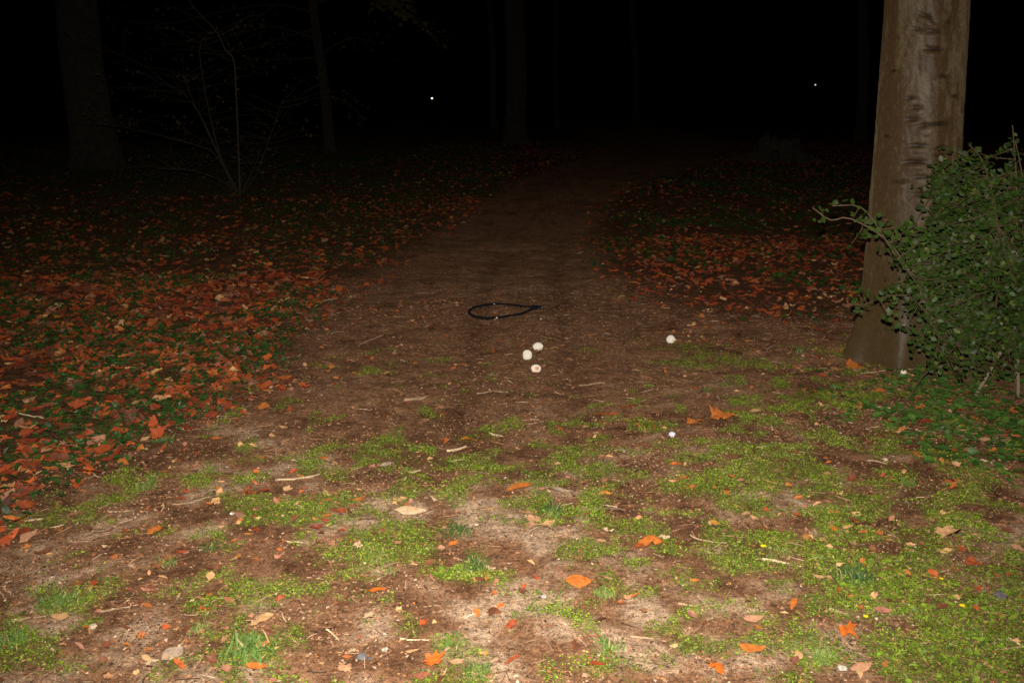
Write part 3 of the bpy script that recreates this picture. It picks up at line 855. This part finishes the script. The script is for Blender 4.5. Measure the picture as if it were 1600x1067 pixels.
LP_ = np.array([(.32, .20, .12), (.20, .10, .055), (.10, .05, .026), (.50, .37, .26), (.36, .17, .07), (.055, .035, .022), (.26, .09, .04)])
def lit(x, y): return (left_d(x, y) < .3) * (1.0 - .25 * green_mask(x, y)) * np.where(y > 7.2, right_d(x, y) < .3, True) * (.35 + .65 * sstep(.4, .6, fbm(x * 2, y * 2, 3, 95)))
x1, y1 = sample(-2.6, 3.2, 2.1, 5.2, 7500, lit); x2, y2 = sample(-2.4, 3.0, 5.2, 9, 2600, lit); x3, y3 = sample(-1.6, 3, 9, 18, 420, lit)
ax, ay = np.r_[x1, x2, x3], np.r_[y1, y2, y3]; n = len(ax)
lc = LP_[R.choice(7, n, p=[.2, .24, .22, .035, .1, .135, .07])] * R.uniform(.7, 1.3, (n, 1))
put_leaves('bark_litter', 'bits of bark, straw and leaf crumbs strewn over the dirt', 'litter', ax, ay, BIT + BIT + SLIV2, (.002, .010), .004, .3, lc, M_LITTER)
x1, y1 = sample(-2.6, 3.2, 2.1, 9, 380, lit); n = len(x1)
lc = LP_[R.choice(7, n, p=[.22, .33, .22, .05, .10, .05, .03])] * R.uniform(.7, 1.3, (n, 1))
put_leaves('straw_litter', 'thin straw and twig ends lying about on the dirt path', 'litter', x1, y1, SLIV2, (.008, .038), .008, .12, lc, M_LITTER)
# small broken leaf scraps everywhere in the foreground
def scrap(x, y): return (left_d(x, y) < .4) * (.12 + .88 * sstep(.45, .65, fbm(x * 1.6 + 3, y * 1.6, 3, 97))) * np.where(y > 7.2, right_d(x, y) < .5, 1.)
x1, y1 = sample(-2.6, 3.4, 2.1, 8.5, 170, scrap)
put_leaves('leaf_scraps', 'small torn brown leaf scraps scattered over the foreground', 'leaves', x1, y1, LEAF_LO + BIT, (.007, .028), .014, .35,
           leafcols(len(x1), p=np.array([.06, .05, .16, .10, .07, .05, .19, .19, .13])))

# ------------------------------------------------------------------ single fallen leaves
PALC = {'orange': (.40, .125, .026), 'vivid': (.43, .105, .015), 'rust': (.26, .062, .02), 'tan': (.42, .25, .12), 'cream': (.52, .38, .24), 'grey': (.32, .24, .18),
        'brown': (.18, .08, .04), 'pink': (.40, .21, .125), 'yellow': (.45, .21, .045), 'red': (.24, .038, .016)}
from mathutils import Euler
def one_leaf(px, py, wpx, colour, shape, label, yaw=None, tilt=.15, group=None):
    p = at(px, py); depth = p.y * CP + (CAM_H - p.z) * SP
    v, t = (maple(rg, True) if shape == 'm' else oval(rg, 7, {'o': .5, 'l': .28, 'q': .8}[shape], .35, .35, .8))
    rad = (wpx / 1600.0 * depth) / (1.8 if shape == 'm' else 1.75)
    yaw = R.uniform(0, 6.28) if yaw is None else yaw
    c = np.array(PALC[colour]) * R.uniform(.88, 1.12, (len(v), 1))
    c[0] *= 1.1
    e = Euler((tilt * R.uniform(-1, 1), tilt * R.uniform(-1, 1), yaw)); m = np.array(e.to_matrix())
    W = (v @ m.T) * rad
    W[:, 2] -= np.percentile(W[:, 2], 8)
    W[:, 2] += .012
    o = link('fallen_leaf', mesh_np('fallen_leaf', W, t, M_LEAF, c), None, p)
    return tag(o, label, 'leaf', group)

HP = math.pi / 2
ONE = [
 (45, 846, 40, 'pink', 'm', 'pale orange lobed leaf on bare soil at the left edge', None), (246, 833, 34, 'orange', 'm', 'bright orange leaf, right one of a pair on the bare soil at left', None),
 (200, 835, 28, 'rust', 'l', 'curled rust-red leaf, left one of a pair on the bare soil at left', .8), (95, 970, 30, 'tan', 'o', 'tan curled leaf beside the grass tuft at lower left', 1.3),
 (410, 976, 34, 'tan', 'o', 'broad pale tan leaf in the clover at lower left', -.9), (270, 1028, 34, 'grey', 'q', 'pale greyish flattened leaf near the lower left edge', -.6), (238, 1042, 30, 'cream', 'm', 'pale crumpled leaf touching the greyish one at lower left', None),
 (150, 930, 28, 'tan', 'm', 'pale ragged leaf right of the grass tuft at lower left', None), (145, 918, 18, 'red', 'o', 'small dark red leaf above the ragged pale one at lower left', None),
 (540, 1050, 34, 'pink', 'm', 'pinkish leaf at the bottom edge left of the middle', None), (400, 1048, 30, 'orange', 'o', 'orange leaf among grass blades at the bottom left', None),
 (640, 803, 46, 'cream', 'o', 'long pale tan leaf lying flat, middle foreground left', HP), (810, 769, 36, 'orange', 'o', 'light orange oval leaf in the middle of the foreground', HP + .2), (872, 771, 34, 'grey', 'l', 'grey-brown narrow leaf right of the light orange oval one', HP),
 (605, 731, 22, 'grey', 'o', 'small pale grey-tan leaf at the near end of the path', HP + .3), (645, 742, 22, 'cream', 'l', 'narrow pale leaf below the small grey-tan one', HP), (945, 775, 28, 'yellow', 'm', 'yellowish orange crumpled leaf right of the middle foreground', None),
 (834, 817, 24, 'pink', 'q', 'pale pink-tan leaf, left of two touching ovals in the middle', None), (853, 824, 30, 'tan', 'o', 'pale tan oval leaf, right of two touching ones in the middle', HP + .5), (949, 836, 24, 'cream', 'm', 'cream crumpled leaf right of the two pale ovals', None),
 (1013, 852, 54, 'orange', 'm', 'large crumpled orange leaf in the right middle foreground', None), (1037, 845, 24, 'cream', 'm', 'pale leaf resting beside the large crumpled orange one', None), (1003, 858, 30, 'rust', 'm', 'rust leaf tucked under the large crumpled orange one', None),
 (690, 861, 14, 'pink', 'q', 'small pink leaf, left of a small pair above the clover', None), (708, 855, 18, 'orange', 'o', 'small orange leaf, right of a small pair above the clover', None), (588, 929, 30, 'vivid', 'l', 'flat vivid orange leaf strip left of the middle', HP),
 (903, 914, 36, 'orange', 'q', 'plain orange leaf on the pale soil, middle foreground', HP), (675, 1042, 40, 'vivid', 'm', 'bright orange toothed leaf at the bottom, left of the middle', None), (645, 1023, 22, 'tan', 'o', 'small tan oval leaf above the bright toothed one', HP),
 (800, 1036, 30, 'rust', 'l', 'curled rust-orange leaf at the bottom middle', .9 + HP), (932, 1043, 26, 'red', 'o', 'dark red leaf at the bottom, right of the middle', None), (755, 1027, 22, 'tan', 'l', 'thin tan leaf left of the curled one at the bottom middle', HP),
 (712, 1040, 24, 'pink', 'o', 'pinkish leaf right of the bright toothed one', HP), (980, 940, 18, 'pink', 'm', 'small pink-tan leaf beside the green clump in the middle right', None), (985, 938, 26, 'orange', 'l', 'thin orange leaf below the green clump', HP + .3),
 (1117, 821, 18, 'yellow', 'q', 'small square-looking yellow-tan leaf at right', .4), (1165, 807, 20, 'pink', 'm', 'pinkish curled leaf right of the square-looking one', None), (1245, 811, 22, 'rust', 'o', 'dark orange leaf in the moss at right', None), (1302, 830, 18, 'orange', 'o', 'small light orange leaf in the moss at right', None),
 (1478, 842, 50, 'tan', 'm', 'large crumpled tan leaf in the grass at right', None), (1522, 886, 36, 'rust', 'm', 'rust leaf below the large crumpled tan one', None), (1590, 862, 22, 'pink', 'o', 'pink-tan leaf at the right edge', .5), (1526, 840, 16, 'tan', 'o', 'tiny tan leaf right of the large crumpled tan one', None),
 (1281, 906, 28, 'tan', 'l', 'curled tan leaf left of the round grass tuft', HP), (1240, 950, 30, 'orange', 'l', 'upright-leaning narrow orange leaf at lower right', -.5), (1178, 973, 28, 'pink', 'o', 'pink-orange leaf on bare soil at lower right', HP), (1320, 990, 44, 'vivid', 'm', 'vivid orange crumpled leaf at lower right', None),
 (1175, 1019, 36, 'orange', 'o', 'orange-brown oval leaf on bare soil at lower right', HP), (1118, 1051, 42, 'vivid', 'm', 'orange spread leaf at the bottom edge, right side', None), (1345, 1049, 34, 'pink', 'o', 'pinkish leaf beside a pale stone at the bottom right', HP + .4), (1248, 1028, 22, 'tan', 'o', 'tan leaf near the pale green tuft at the bottom right', None),
 (1432, 714, 20, 'orange', 'o', 'orange leaf standing in the ground cover below the shrub', .1), (1128, 655, 52, 'orange', 'm', 'widest bright orange leaf, behind the foreground at right', None), (1085, 664, 36, 'orange', 'm', 'orange leaf left of the widest bright orange one', None),
 (905, 399, 16, 'pink', 'm', 'pale red leaf at the right edge of the far path', None), (733, 692, 22, 'orange', 'o', 'orange leaf on the near path, left of a white chip', HP), (985, 640, 26, 'red', 'l', 'red-brown leaf strip right of the path', HP), (945, 651, 34, 'rust', 'l', 'long rust leaf below the red-brown strip', HP),
 (1040, 434, 26, 'orange', 'm', 'orange leaf standing out in the red drift right of the path', None), (495, 425, 24, 'yellow', 'm', 'yellow-orange leaf at the path edge, upper left', None), (470, 437, 22, 'orange', 'm', 'orange leaf left of the yellow-orange one at the path edge', None),
 (140, 740, 26, 'vivid', 'm', 'bright orange leaf in the carpet at left', None), (122, 757, 20, 'vivid', 'q', 'bright orange round leaf in front of the carpet at left', None), (192, 727, 24, 'orange', 'o', 'orange leaf at the carpet edge, pointing at the path', .9), (110, 706, 40, 'pink', 'm', 'salmon lobed leaf lying in the carpet at left', None),
 (52, 712, 40, 'orange', 'm', 'orange lobed leaf among green plants near the left edge', None), (86, 642, 18, 'orange', 'o', 'orange upright leaf with a pale stalk beside it at left', .2), (32, 648, 26, 'orange', 'm', 'orange leaf at left beside a long pale stalk', None), (155, 652, 20, 'cream', 'm', 'cream leaf in the middle of the left carpet', None),
 (530, 803, 24, 'rust', 'o', 'rust leaf beside moss, left foreground', HP), (560, 786, 20, 'orange', 'o', 'orange leaf on the bare soil left of the moss strip', HP), (400, 776, 40, 'red', 'l', 'long dark red leaf strip at left foreground', HP),
 (1180, 645, 18, 'tan', 'o', 'pale leaf in low plants left of the shrub', None), (1330, 577, 30, 'orange', 'm', 'orange leaf on the soil in front of the beech foot', None), (1372, 615, 20, 'orange', 'o', 'orange leaf below the beech foot', None), (1550, 712, 24, 'orange', 'm', 'orange leaf in the ground cover near the right edge', None),
 (1500, 645, 24, 'red', 'm', 'dark red leaf under the pale shrub stems', None), (1440, 642, 24, 'orange', 'm', 'orange leaf in ground cover left of the pale shrub stems', None), (1450, 665, 34, 'red', 'l', 'long dark red leaf in the ground cover under the shrub', 1.9), (1570, 680, 20, 'rust', 'o', 'rust leaf at the right edge of the ground cover', None),
]
for (px, py, wpx, c, s, lab, yw) in ONE:
    one_leaf(px, py, wpx, c, s, lab, yw, .35 if s == 'm' else .2)

# nearest loose leaves of the two leaf beds and of the foreground: shapes shared, each leaf its own object
def leaf_meshes(cols, k, key):
    out = []
    for i in range(k):
        v, t = LEAF_HI[i % len(LEAF_HI)]
        W = v.copy(); W[:, 2] -= np.percentile(W[:, 2], 10)
        c = np.array(cols[i % len(cols)]) * R.uniform(.85, 1.15, (len(v), 1)) * R.uniform(.85, 1.15)
        out.append(mesh_np('fallen_leaf', W, t, M_LEAF, c))
    return out
def cname(c):
    r, g, b_ = c
    if g > .25: return 'tan'
    if r < .32: return 'dark red'
    if g / r > .38: return 'dull brown'
    return 'rust-red' if r < .45 and g < .13 else 'orange'
def many(n, x0, x1, y0, y1, maskfn, cols, size, label, group, lift, place):
    ms = leaf_meshes(cols, 20, label); c = 0; guard = 0
    while c < n and guard < 20000:
        guard += 1
        x, y = R.uniform(x0, x1), R.uniform(y0, y1)
        if R.random() > float(maskfn(np.array([x]), np.array([y]))[0]): continue
        o = link('fallen_leaf', ms[c % 20], None, (x, y, float(hfun(x, y)) + .010 + lift * R.random()))
        o.rotation_euler = (R.normal() * .22, R.normal() * .22, R.uniform(0, 6.28)); o.scale = (R.uniform(*size),) * 3
        i = c % 20; sh = 'lobed' if i % len(LEAF_HI) < 5 else 'oval'
        tag(o, cname(cols[i % len(cols)]) + ' ' + sh + ' ' + label + ', ' + place(x, y), 'leaf', group); c += 1
many(110, -2.6, -1.0, 3.3, 5.8, carpet_mask, [(.30, .064, .020), (.38, .115, .026), (.33, .075, .020), (.19, .042, .018), (.32, .065, .02), (.18, .068, .032), (.40, .22, .10)], (.034, .060),
     'leaf on the left leaf carpet', 'leaves on top of the left carpet', .035,
     lambda x, y: ('at the path edge' if float(left_d(np.array(x), np.array(y))) < .45 else 'well inside it') + (' nearest the camera' if y < 4.1 else ' in its middle' if y < 4.9 else ' further back'))
many(50, 1.75, 2.9, 3.7, 5.3, lambda x, y: .15 + under_shrub(x, y), [(.40, .10, .03), (.26, .05, .025), (.50, .18, .05), (.5, .28, .15)], (.018, .038),
     'leaf in the ground cover below the shrub', 'leaves in the ground cover', .04, lambda x, y: 'at its front' if y < 4.4 else 'close under the shrub' if y > 4.9 else 'in its middle')
many(75, -1.8, 2.4, 2.5, 4.6, lambda x, y: .4 + 0 * x, [(.42, .26, .13), (.30, .10, .03), (.40, .14, .03), (.24, .10, .05), (.46, .33, .2)], (.012, .028),
     'small leaf loose on the foreground soil', 'small loose leaves in the foreground', .004,
     lambda x, y: ('left' if x < -.5 else 'right' if x > .8 else 'middle') + (' front' if y < 3.2 else ' further back'))

# ------------------------------------------------------------------ twigs and sticks
def twig(p0, p1, r, colour, label, bend=.09, name='twig', lift=0.004):
    a, b = at(*p0), at(*p1); L = (b - a).length
    n = 9; pts = []
    side = Vector((-(b - a).y, (b - a).x, 0)).normalized(); k = R.uniform(-1, 1) * bend * L
    for i in range(n):
        f = i / (n - 1); q = a + (b - a) * f + side * (k * math.sin(math.pi * f) + R.normal() * .008 * L)
        q.z = float(hfun(q.x, q.y)) + r * .8 + lift
        pts.append(q)
    c0 = pts[0].copy(); loc = [q - c0 for q in pts]
    Vv, T = tube(loc, np.linspace(r, r * .55, n), 6, .2)
    extra = []
    if L > .16:
        i = 5; d = (loc[6] - loc[4]).normalized(); s = side * (1 if R.random() < .5 else -1)
        extra.append(tube([loc[i], loc[i] + d * L * .10 + s * L * .07, loc[i] + d * L * .2 + s * L * .10], [r * .5, r * .4, r * .25], 5))
    if extra: Vv, T = merge([(Vv, T)] + extra)
    o = link(name, mesh_np(name, Vv, T, M_TWIG, np.array(colour) * R.uniform(.8, 1.2, (len(Vv), 1))), None, c0)
    return tag(o, label, 'twig')
PAL_, MID_, DRK = (.55, .43, .28), (.36, .25, .16), (.17, .11, .07)
for t in [((430, 752), (500, 743), .0045, PAL_, 'straight pale stick on the near path, left of the middle'), ((155, 958), (226, 945), .0035, MID_, 'pinkish thin stick right of the lower left grass tuft'),
          ((14, 977), (72, 966), .004, MID_, 'pinkish stick at the lower left edge below the tuft'), ((1078, 838), (1136, 850), .0035, MID_, 'thin bent twig beside the square-looking leaf'),
          ((905, 799), (978, 800), .006, DRK, 'dark rough stick lying across the right middle foreground'), ((632, 628), (668, 622), .008, MID_, 'pale wood chip on the path below the white balls, left'),
          ((745, 617), (795, 615), .004, MID_, 'thin pale stick lying level on the path below the white balls'), ((765, 680), (785, 684), .006, PAL_, 'short whitish bent chip on the near path'), ((698, 707), (728, 700), .007, PAL_, 'whitish jagged wood chip at the near end of the path'),
          ((15, 645), (75, 655), .004, PAL_, 'pale stalk between orange leaves in the left carpet'), ((500, 475), (530, 467), .004, PAL_, 'thin pale stalk at the carpet edge, upper left'), ((440, 452), (475, 450), .004, PAL_, 'short pale stalk in the upper left carpet'),
          ((1345, 585), (1408, 574), .003, PAL_, 'thin pale stalk leading to the white scrap at the beech foot'), ((1355, 722), (1385, 727), .005, MID_, 'short thin stick in front of the ground cover at right'), ((1532, 720), (1575, 736), .005, PAL_, 'pale straight stick in leaves near the right edge'),
          ((1360, 635), (1392, 640), .006, PAL_, 'pale curved bark strip in front of the beech foot'), ((1565, 1018), (1602, 1008), .005, MID_, 'forked pale twig at the lower right edge'), ((1060, 945), (1090, 950), .004, MID_, 'thin grey stick on pale soil at lower right'),
          ((1190, 877), (1232, 884), .006, PAL_, 'pale bark sliver in the clover at right'), ((510, 985), (530, 1003), .003, PAL_, 'thin pale root end on the bare soil at lower left'), ((625, 1000), (670, 1003), .003, PAL_, 'thin pale straw curving over the soil at the bottom'),
          ((380, 752), (412, 745), .003, MID_, 'faint straw left of the straight pale stick'), ((170, 802), (210, 800), .004, MID_, 'brown straw on bare soil at far left'), ((38, 818), (68, 813), .005, PAL_, 'short cream stick above the pale orange lobed leaf'),
          ((445, 848), (475, 850), .003, PAL_, 'thin straw on bare soil, left foreground'), ((985, 997), (1020, 1000), .004, MID_, 'thin twig lying by the small grass tuft at the bottom'), ((1295, 955), (1325, 962), .006, MID_, 'flat pale bark piece right of the narrow orange leaf'),
          ((905, 604), (945, 600), .004, MID_, 'thin pale twig right of the lowest white ball'), ((600, 525), (560, 540), .003, MID_, 'faint twig on the path, left of the white balls'), ((1435, 912), (1450, 905), .003, DRK, 'short dark twig in the grass right of the round tuft'),
          ((270, 790), (330, 778), .003, MID_, 'long faint straw at the left foreground')]:
    twig(*t)

# ------------------------------------------------------------------ single grass tufts
def tuft(px, py, wpx, hpx, n, colour, label, wide=1.0):
    p = at(px, py); depth = p.y * CP + (CAM_H - p.z) * SP
    w = wpx / 1600 * depth / 2; h = hpx / 1600 * depth
    n = int(n * 2.2); u = np.clip(R.normal(0, .33, (n, 2)), -.75, .75) * w
    z = hfun(p.x + u[:, 0], p.y + u[:, 1]) - p.z - .003
    P = np.stack([u[:, 0], u[:, 1], z], 1)
    d = R.uniform(0, 6.28, n)
    vs = [(v * np.array([1.15 * wide, 1.0, 1]), t) for v, t in BLADE]
    c = np.array(colour) * R.uniform(.55, 1.4, (n, 1)); dry = R.random(n) < .08; c[dry] = np.array([.34, .27, .12])
    Vv, T, C = scatter(vs, P, d, np.abs(R.normal(.1, .45, n)), R.uniform(0, 6.28, n), R.uniform(.3, .95, n) * h, c)
    o = link('grass_tuft', mesh_np('grass_tuft', Vv, T, M_GRASS, C), None, p)
    return tag(o, label, 'grass tuft')
DG, MG, LG = (.045, .095, .020), (.085, .150, .030), (.14, .21, .045)
for t in [(95, 945, 90, 26, 170, MG, 'round green grass tuft on bare soil at lower left'), (22, 1005, 70, 28, 130, MG, 'grass tuft cut by the lower left edge'), (715, 832, 70, 20, 110, DG, 'dark green tuft in the middle foreground'),
          (858, 803, 56, 22, 100, DG, 'dark tuft behind the two touching pale leaves'), (745, 886, 70, 20, 110, DG, 'flattened dark tuft in the very middle of the clover', 1.2), (1336, 908, 80, 30, 170, DG, 'spiky dark green round tuft at lower right'),
          (390, 1022, 110, 40, 90, MG, 'loose tuft of broad blades at the bottom left', 1.6), (330, 858, 56, 16, 80, DG, 'small dark tuft on bare soil, left foreground'), (950, 1014, 60, 22, 60, MG, 'sparse tuft of wide blades at the bottom, right of the middle', 1.5),
          (1350, 556, 36, 44, 80, DG, 'tall dark tuft at the foot of the beech'), (745, 1052, 70, 26, 80, MG, 'light tuft at the bottom edge in the middle'), (1285, 1030, 44, 26, 110, LG, 'pale green fine tuft at the bottom right'),
          (230, 762, 50, 18, 90, MG, 'green tuft at the edge of the left carpet'), (590, 868, 90, 14, 150, LG, 'low light green tuft left of the middle'), (600, 895, 60, 12, 100, LG, 'second low light green tuft, just below the wider one'),
          (945, 930, 46, 18, 90, LG, 'bright yellow-green clump on pale soil right of the middle'), (1250, 552, 22, 18, 40, DG, 'tiny dark tuft on bare soil left of the beech foot'), (700, 1012, 44, 20, 46, MG, 'small tuft with one dark blade at the bottom middle', 1.4),
          (1215, 865, 70, 12, 100, LG, 'flat light green tuft in the right foreground'), (260, 880, 60, 14, 80, MG, 'flat green tuft in the left foreground'), (310, 985, 45, 18, 90, LG, 'light green tuft left of the loose broad-bladed one'),
          (1530, 1000, 60, 18, 120, DG, 'dark low tuft in the lower right corner'), (1420, 760, 40, 14, 60, MG, 'green tuft in front of the ground cover at right'), (255, 690, 40, 16, 60, MG, 'green tuft in leaves at the left')]:
    tuft(*t)

# ------------------------------------------------------------------ white balls, scraps, stones, flowers
def ball(px, py, wpx, label, spots, squash=(1, 1, 1), rz=0.0, base=(.86, .82, .74), spotc=(.62, .25, .12)):
    p = at(px, py + wpx * .5); depth = p.y * CP + (CAM_H - p.z) * SP
    r = wpx / 1600 * depth / 2
    nu, nv = 28, 18; Vs = []; Cs = []
    for i in range(nv + 1):
        th = math.pi * i / nv
        for j in range(nu):
            ph = 2 * math.pi * j / nu
            d = np.array([math.sin(th) * math.cos(ph), math.sin(th) * math.sin(ph), math.cos(th)])
            Vs.append(d * r * np.array(squash) * (1 + .05 * math.sin(3 * d[0] + px) * math.cos(4 * d[2] + py)) * (1 + .07 * d[0] * (squash[0] > 1.02)))
            c = np.array(base)
            for (sx, sy, sz, rad_) in spots:
                s_ = np.array([sx, sy, sz]); s_ = s_ / np.linalg.norm(s_)
                k = sstep(math.cos(rad_), math.cos(rad_ * .6), np.array([d.dot(s_)]))[0]
                c = c + (np.array(spotc) - c) * k
            Cs.append(c)
    T = []
    for i in range(nv):
        for j in range(nu):
            a_, b_ = i * nu + j, i * nu + (j + 1) % nu
            T.append((a_, a_ + nu, b_ + nu, b_))
    Vs = np.array(Vs); c_, s2 = math.cos(rz), math.sin(rz)
    Vs = np.stack([Vs[:, 0] * c_ - Vs[:, 1] * s2, Vs[:, 0] * s2 + Vs[:, 1] * c_, Vs[:, 2] + r * squash[2] - .010], 1)
    o = link('white_ball', mesh_np('white_ball', Vs, T, M_BALL, np.array(Cs)), None, p)
    return tag(o, label, 'ball', 'white balls lying about the path')
M_BALL = attr_mat('white_ball', .6, .3, 60, .92, 1.06, .3, .001)
ball(840, 539, 14, 'white oval ball, uppermost of the three by the path', [], (1.16, 1, .95), .3)
ball(824, 553, 15, 'white ball, leftmost and largest of the three by the path', [(.6, -.3, -.6, .5)], (1.0, 1.02, 1.12), .0, spotc=(.62, .72, .58))
ball(837, 573, 14, 'white ball with an orange stain, lowest of the three by the path', [(.45, -.8, .35, .55), (.3, -.7, -.6, .35)], (1.13, 1, .95), -.3, spotc=(.70, .33, .2))
ball(1048, 528, 13.5, 'lone white ball among leaves right of the path', [], (1, 1, 1))

def scrap_obj(px, py, wpx, colour, label, name, cat, flat=.6):
    p = at(px, py + wpx * .4); depth = p.y * CP + (CAM_H - p.z) * SP; r = wpx / 1600 * depth / 2
    nu, nv = 12, 8; Vs = []
    for i in range(nv + 1):
        th = math.pi * i / nv
        for j in range(nu):
            ph = 2 * math.pi * j / nu; k = r * R.uniform(.72, 1.12)
            Vs.append((math.sin(th) * math.cos(ph) * k, math.sin(th) * math.sin(ph) * k, math.cos(th) * k * flat + r * flat * .8))
    T = [(i * nu + j, (i + 1) * nu + j, (i + 1) * nu + (j + 1) % nu, i * nu + (j + 1) % nu) for i in range(nv) for j in range(nu)]
    c = np.array(colour) * R.uniform(.75, 1.15, (len(Vs), 1))
    return tag(link(name, mesh_np(name, Vs, T, M_LITTER if name == 'stone' else M_BALL, c, smooth=(name == 'stone')), None, p), label, cat)
scrap_obj(1050, 678, 10, (.62, .66, .78), 'small bluish white crumpled scrap below the lone white ball', 'paper_scrap', 'paper', .85)
scrap_obj(1411, 582, 11, (.80, .76, .68), 'small white scrap at the foot of the beech', 'paper_scrap', 'paper', .9)
scrap_obj(363, 800, 8, (.60, .68, .66), 'tiny bluish white scrap on the left foreground', 'paper_scrap', 'paper', .5)
scrap_obj(845, 498, 4, (.8, .7, .58), 'tiny white chip just below the pointed end of the cable loop', 'paper_scrap', 'paper', .7)
for (px, py, w_, c, lab) in [(565, 1022, 17, (.13, .13, .14), 'dark grey stone at the bottom, left of the middle'), (602, 1012, 12, (.38, .36, .32), 'small mottled grey stone right of the dark one'), (578, 1027, 7, (.1, .1, .11), 'tiny dark stone beside the dark grey one'),
                              (1316, 1040, 14, (.48, .44, .38), 'pale rounded stone at the bottom right'), (1562, 926, 22, (.12, .10, .12), 'dark purple-grey stone near the right edge'), (1425, 858, 8, (.4, .32, .25), 'small tan stone in the grass at right'),
                              (1383, 716, 9, (.55, .42, .34), 'pale pinkish pebble left of the ground cover'), (850, 930, 9, (.40, .35, .34), 'small grey pebble left of the plain orange leaf'), (145, 975, 14, (.42, .34, .24), 'tan stone right of the curled tan leaf at lower left')]:
    scrap_obj(px, py, w_, c, lab, 'stone', 'stone', .55)

M_PETAL = flat_mat('yellow_petal', (.62, .44, .01), (.75, .56, .02), 40, .45, .4, 0)
def flower(px, py, wpx, label):
    p = at(px, py + 6); depth = p.y * CP + (CAM_H - p.z) * SP; r = wpx / 1600 * depth / 2; h = .022
    root = empty('buttercup', p); tag(root, label, 'flower', 'yellow flowers in the grass')
    Vv, T = tube([(0, 0, -.005), (.002, 0, h * .6), (.001, -.002, h)], [.0012, .001, .001], 5)
    link('flower_stalk', mesh_np('flower_stalk', Vv, T, M_GRASS, np.tile((.09, .14, .03), (len(Vv), 1))), root)
    for k in range(5):
        a = k * 1.2566 + .3; v = np.array([(0, 0, 0), (.5, .45, .25), (.42, .95, .5), (0, 1.05, .52), (-.42, .95, .5), (-.5, .45, .25)]) * r
        c, s_ = math.cos(a), math.sin(a); W = np.stack([v[:, 0] * c - v[:, 1] * s_, v[:, 0] * s_ + v[:, 1] * c, v[:, 2] + h], 1)
        link('petal', mesh_np('petal', W, [(0, 1, 2), (0, 2, 3), (0, 3, 4), (0, 4, 5)], M_PETAL), root)
flower(1192, 857, 9, 'yellow flower beside clover, leftmost of the four'); flower(1352, 968, 8, 'yellow flower right above the vivid orange crumpled leaf')
flower(1470, 908, 6, 'tiny yellow flower in the grass right of the round tuft'); flower(1502, 951, 9, 'yellow flower nearest the lower right corner')

# ------------------------------------------------------------------ black cable loop on the path
def loop():
    c = at(780, 486)
    root = empty('cable_loop', c); tag(root, 'black cable loop with a pointed joined end lying on the dirt path', 'cable')
    m, nt, b = mat_new('black_rubber', .16, .9)
    n = noise_node(nt, 60, 3); r = ramp(nt, n.outputs[0], [(.3, (.008, .010, .013)), (.7, (.014, .017, .022))])
    nt.links.new(r.outputs[0], b.inputs['Base Color'])
    joint = at(831, 481.5); tip = at(848, 483)
    pts_px = [(846, 482.8), (832, 481.6), (812, 478.6), (792, 476.0), (771, 474.6), (752, 476.8), (739, 480.5), (732.5, 486.5), (738, 492), (752, 495.3), (776, 497.4), (800, 495.0), (815, 491.2), (826, 486.6), (835, 484.2), (846, 483.4)]
    P = []
    for q in pts_px:
        x_, y_ = plane(*q); f_ = (CAM_H - c.z - .01) / CAM_H; P.append((x_ * f_ - c.x, y_ * f_ - c.y, 0.0))
    P = smooth_path(P, 90)
    P[:, 2] = .012 + .6 * (hfun(P[:, 0] + c.x, P[:, 1] + c.y) - c.z).clip(-.012, .012)
    P[-14:, 2] += np.linspace(0, .012, 14)
    Vv, T = tube(P, .0105, 14)
    link('cable', mesh_np('cable', Vv, T, m), root)
    a = Vector(P[0]) * .5 + Vector(P[-1]) * .5
    d = Vector((tip.x - joint.x, tip.y - joint.y, 0)).normalized()
    s0 = a - d * .085; s1 = a + d * .02
    Vv, T = tube([s0, s0 + d * .008, s0 + d * .05, s1 - d * .01, s1], [.010, .0135, .0135, .011, .004], 12)
    link('clasp', mesh_np('clasp', Vv, T, m), root)
loop()
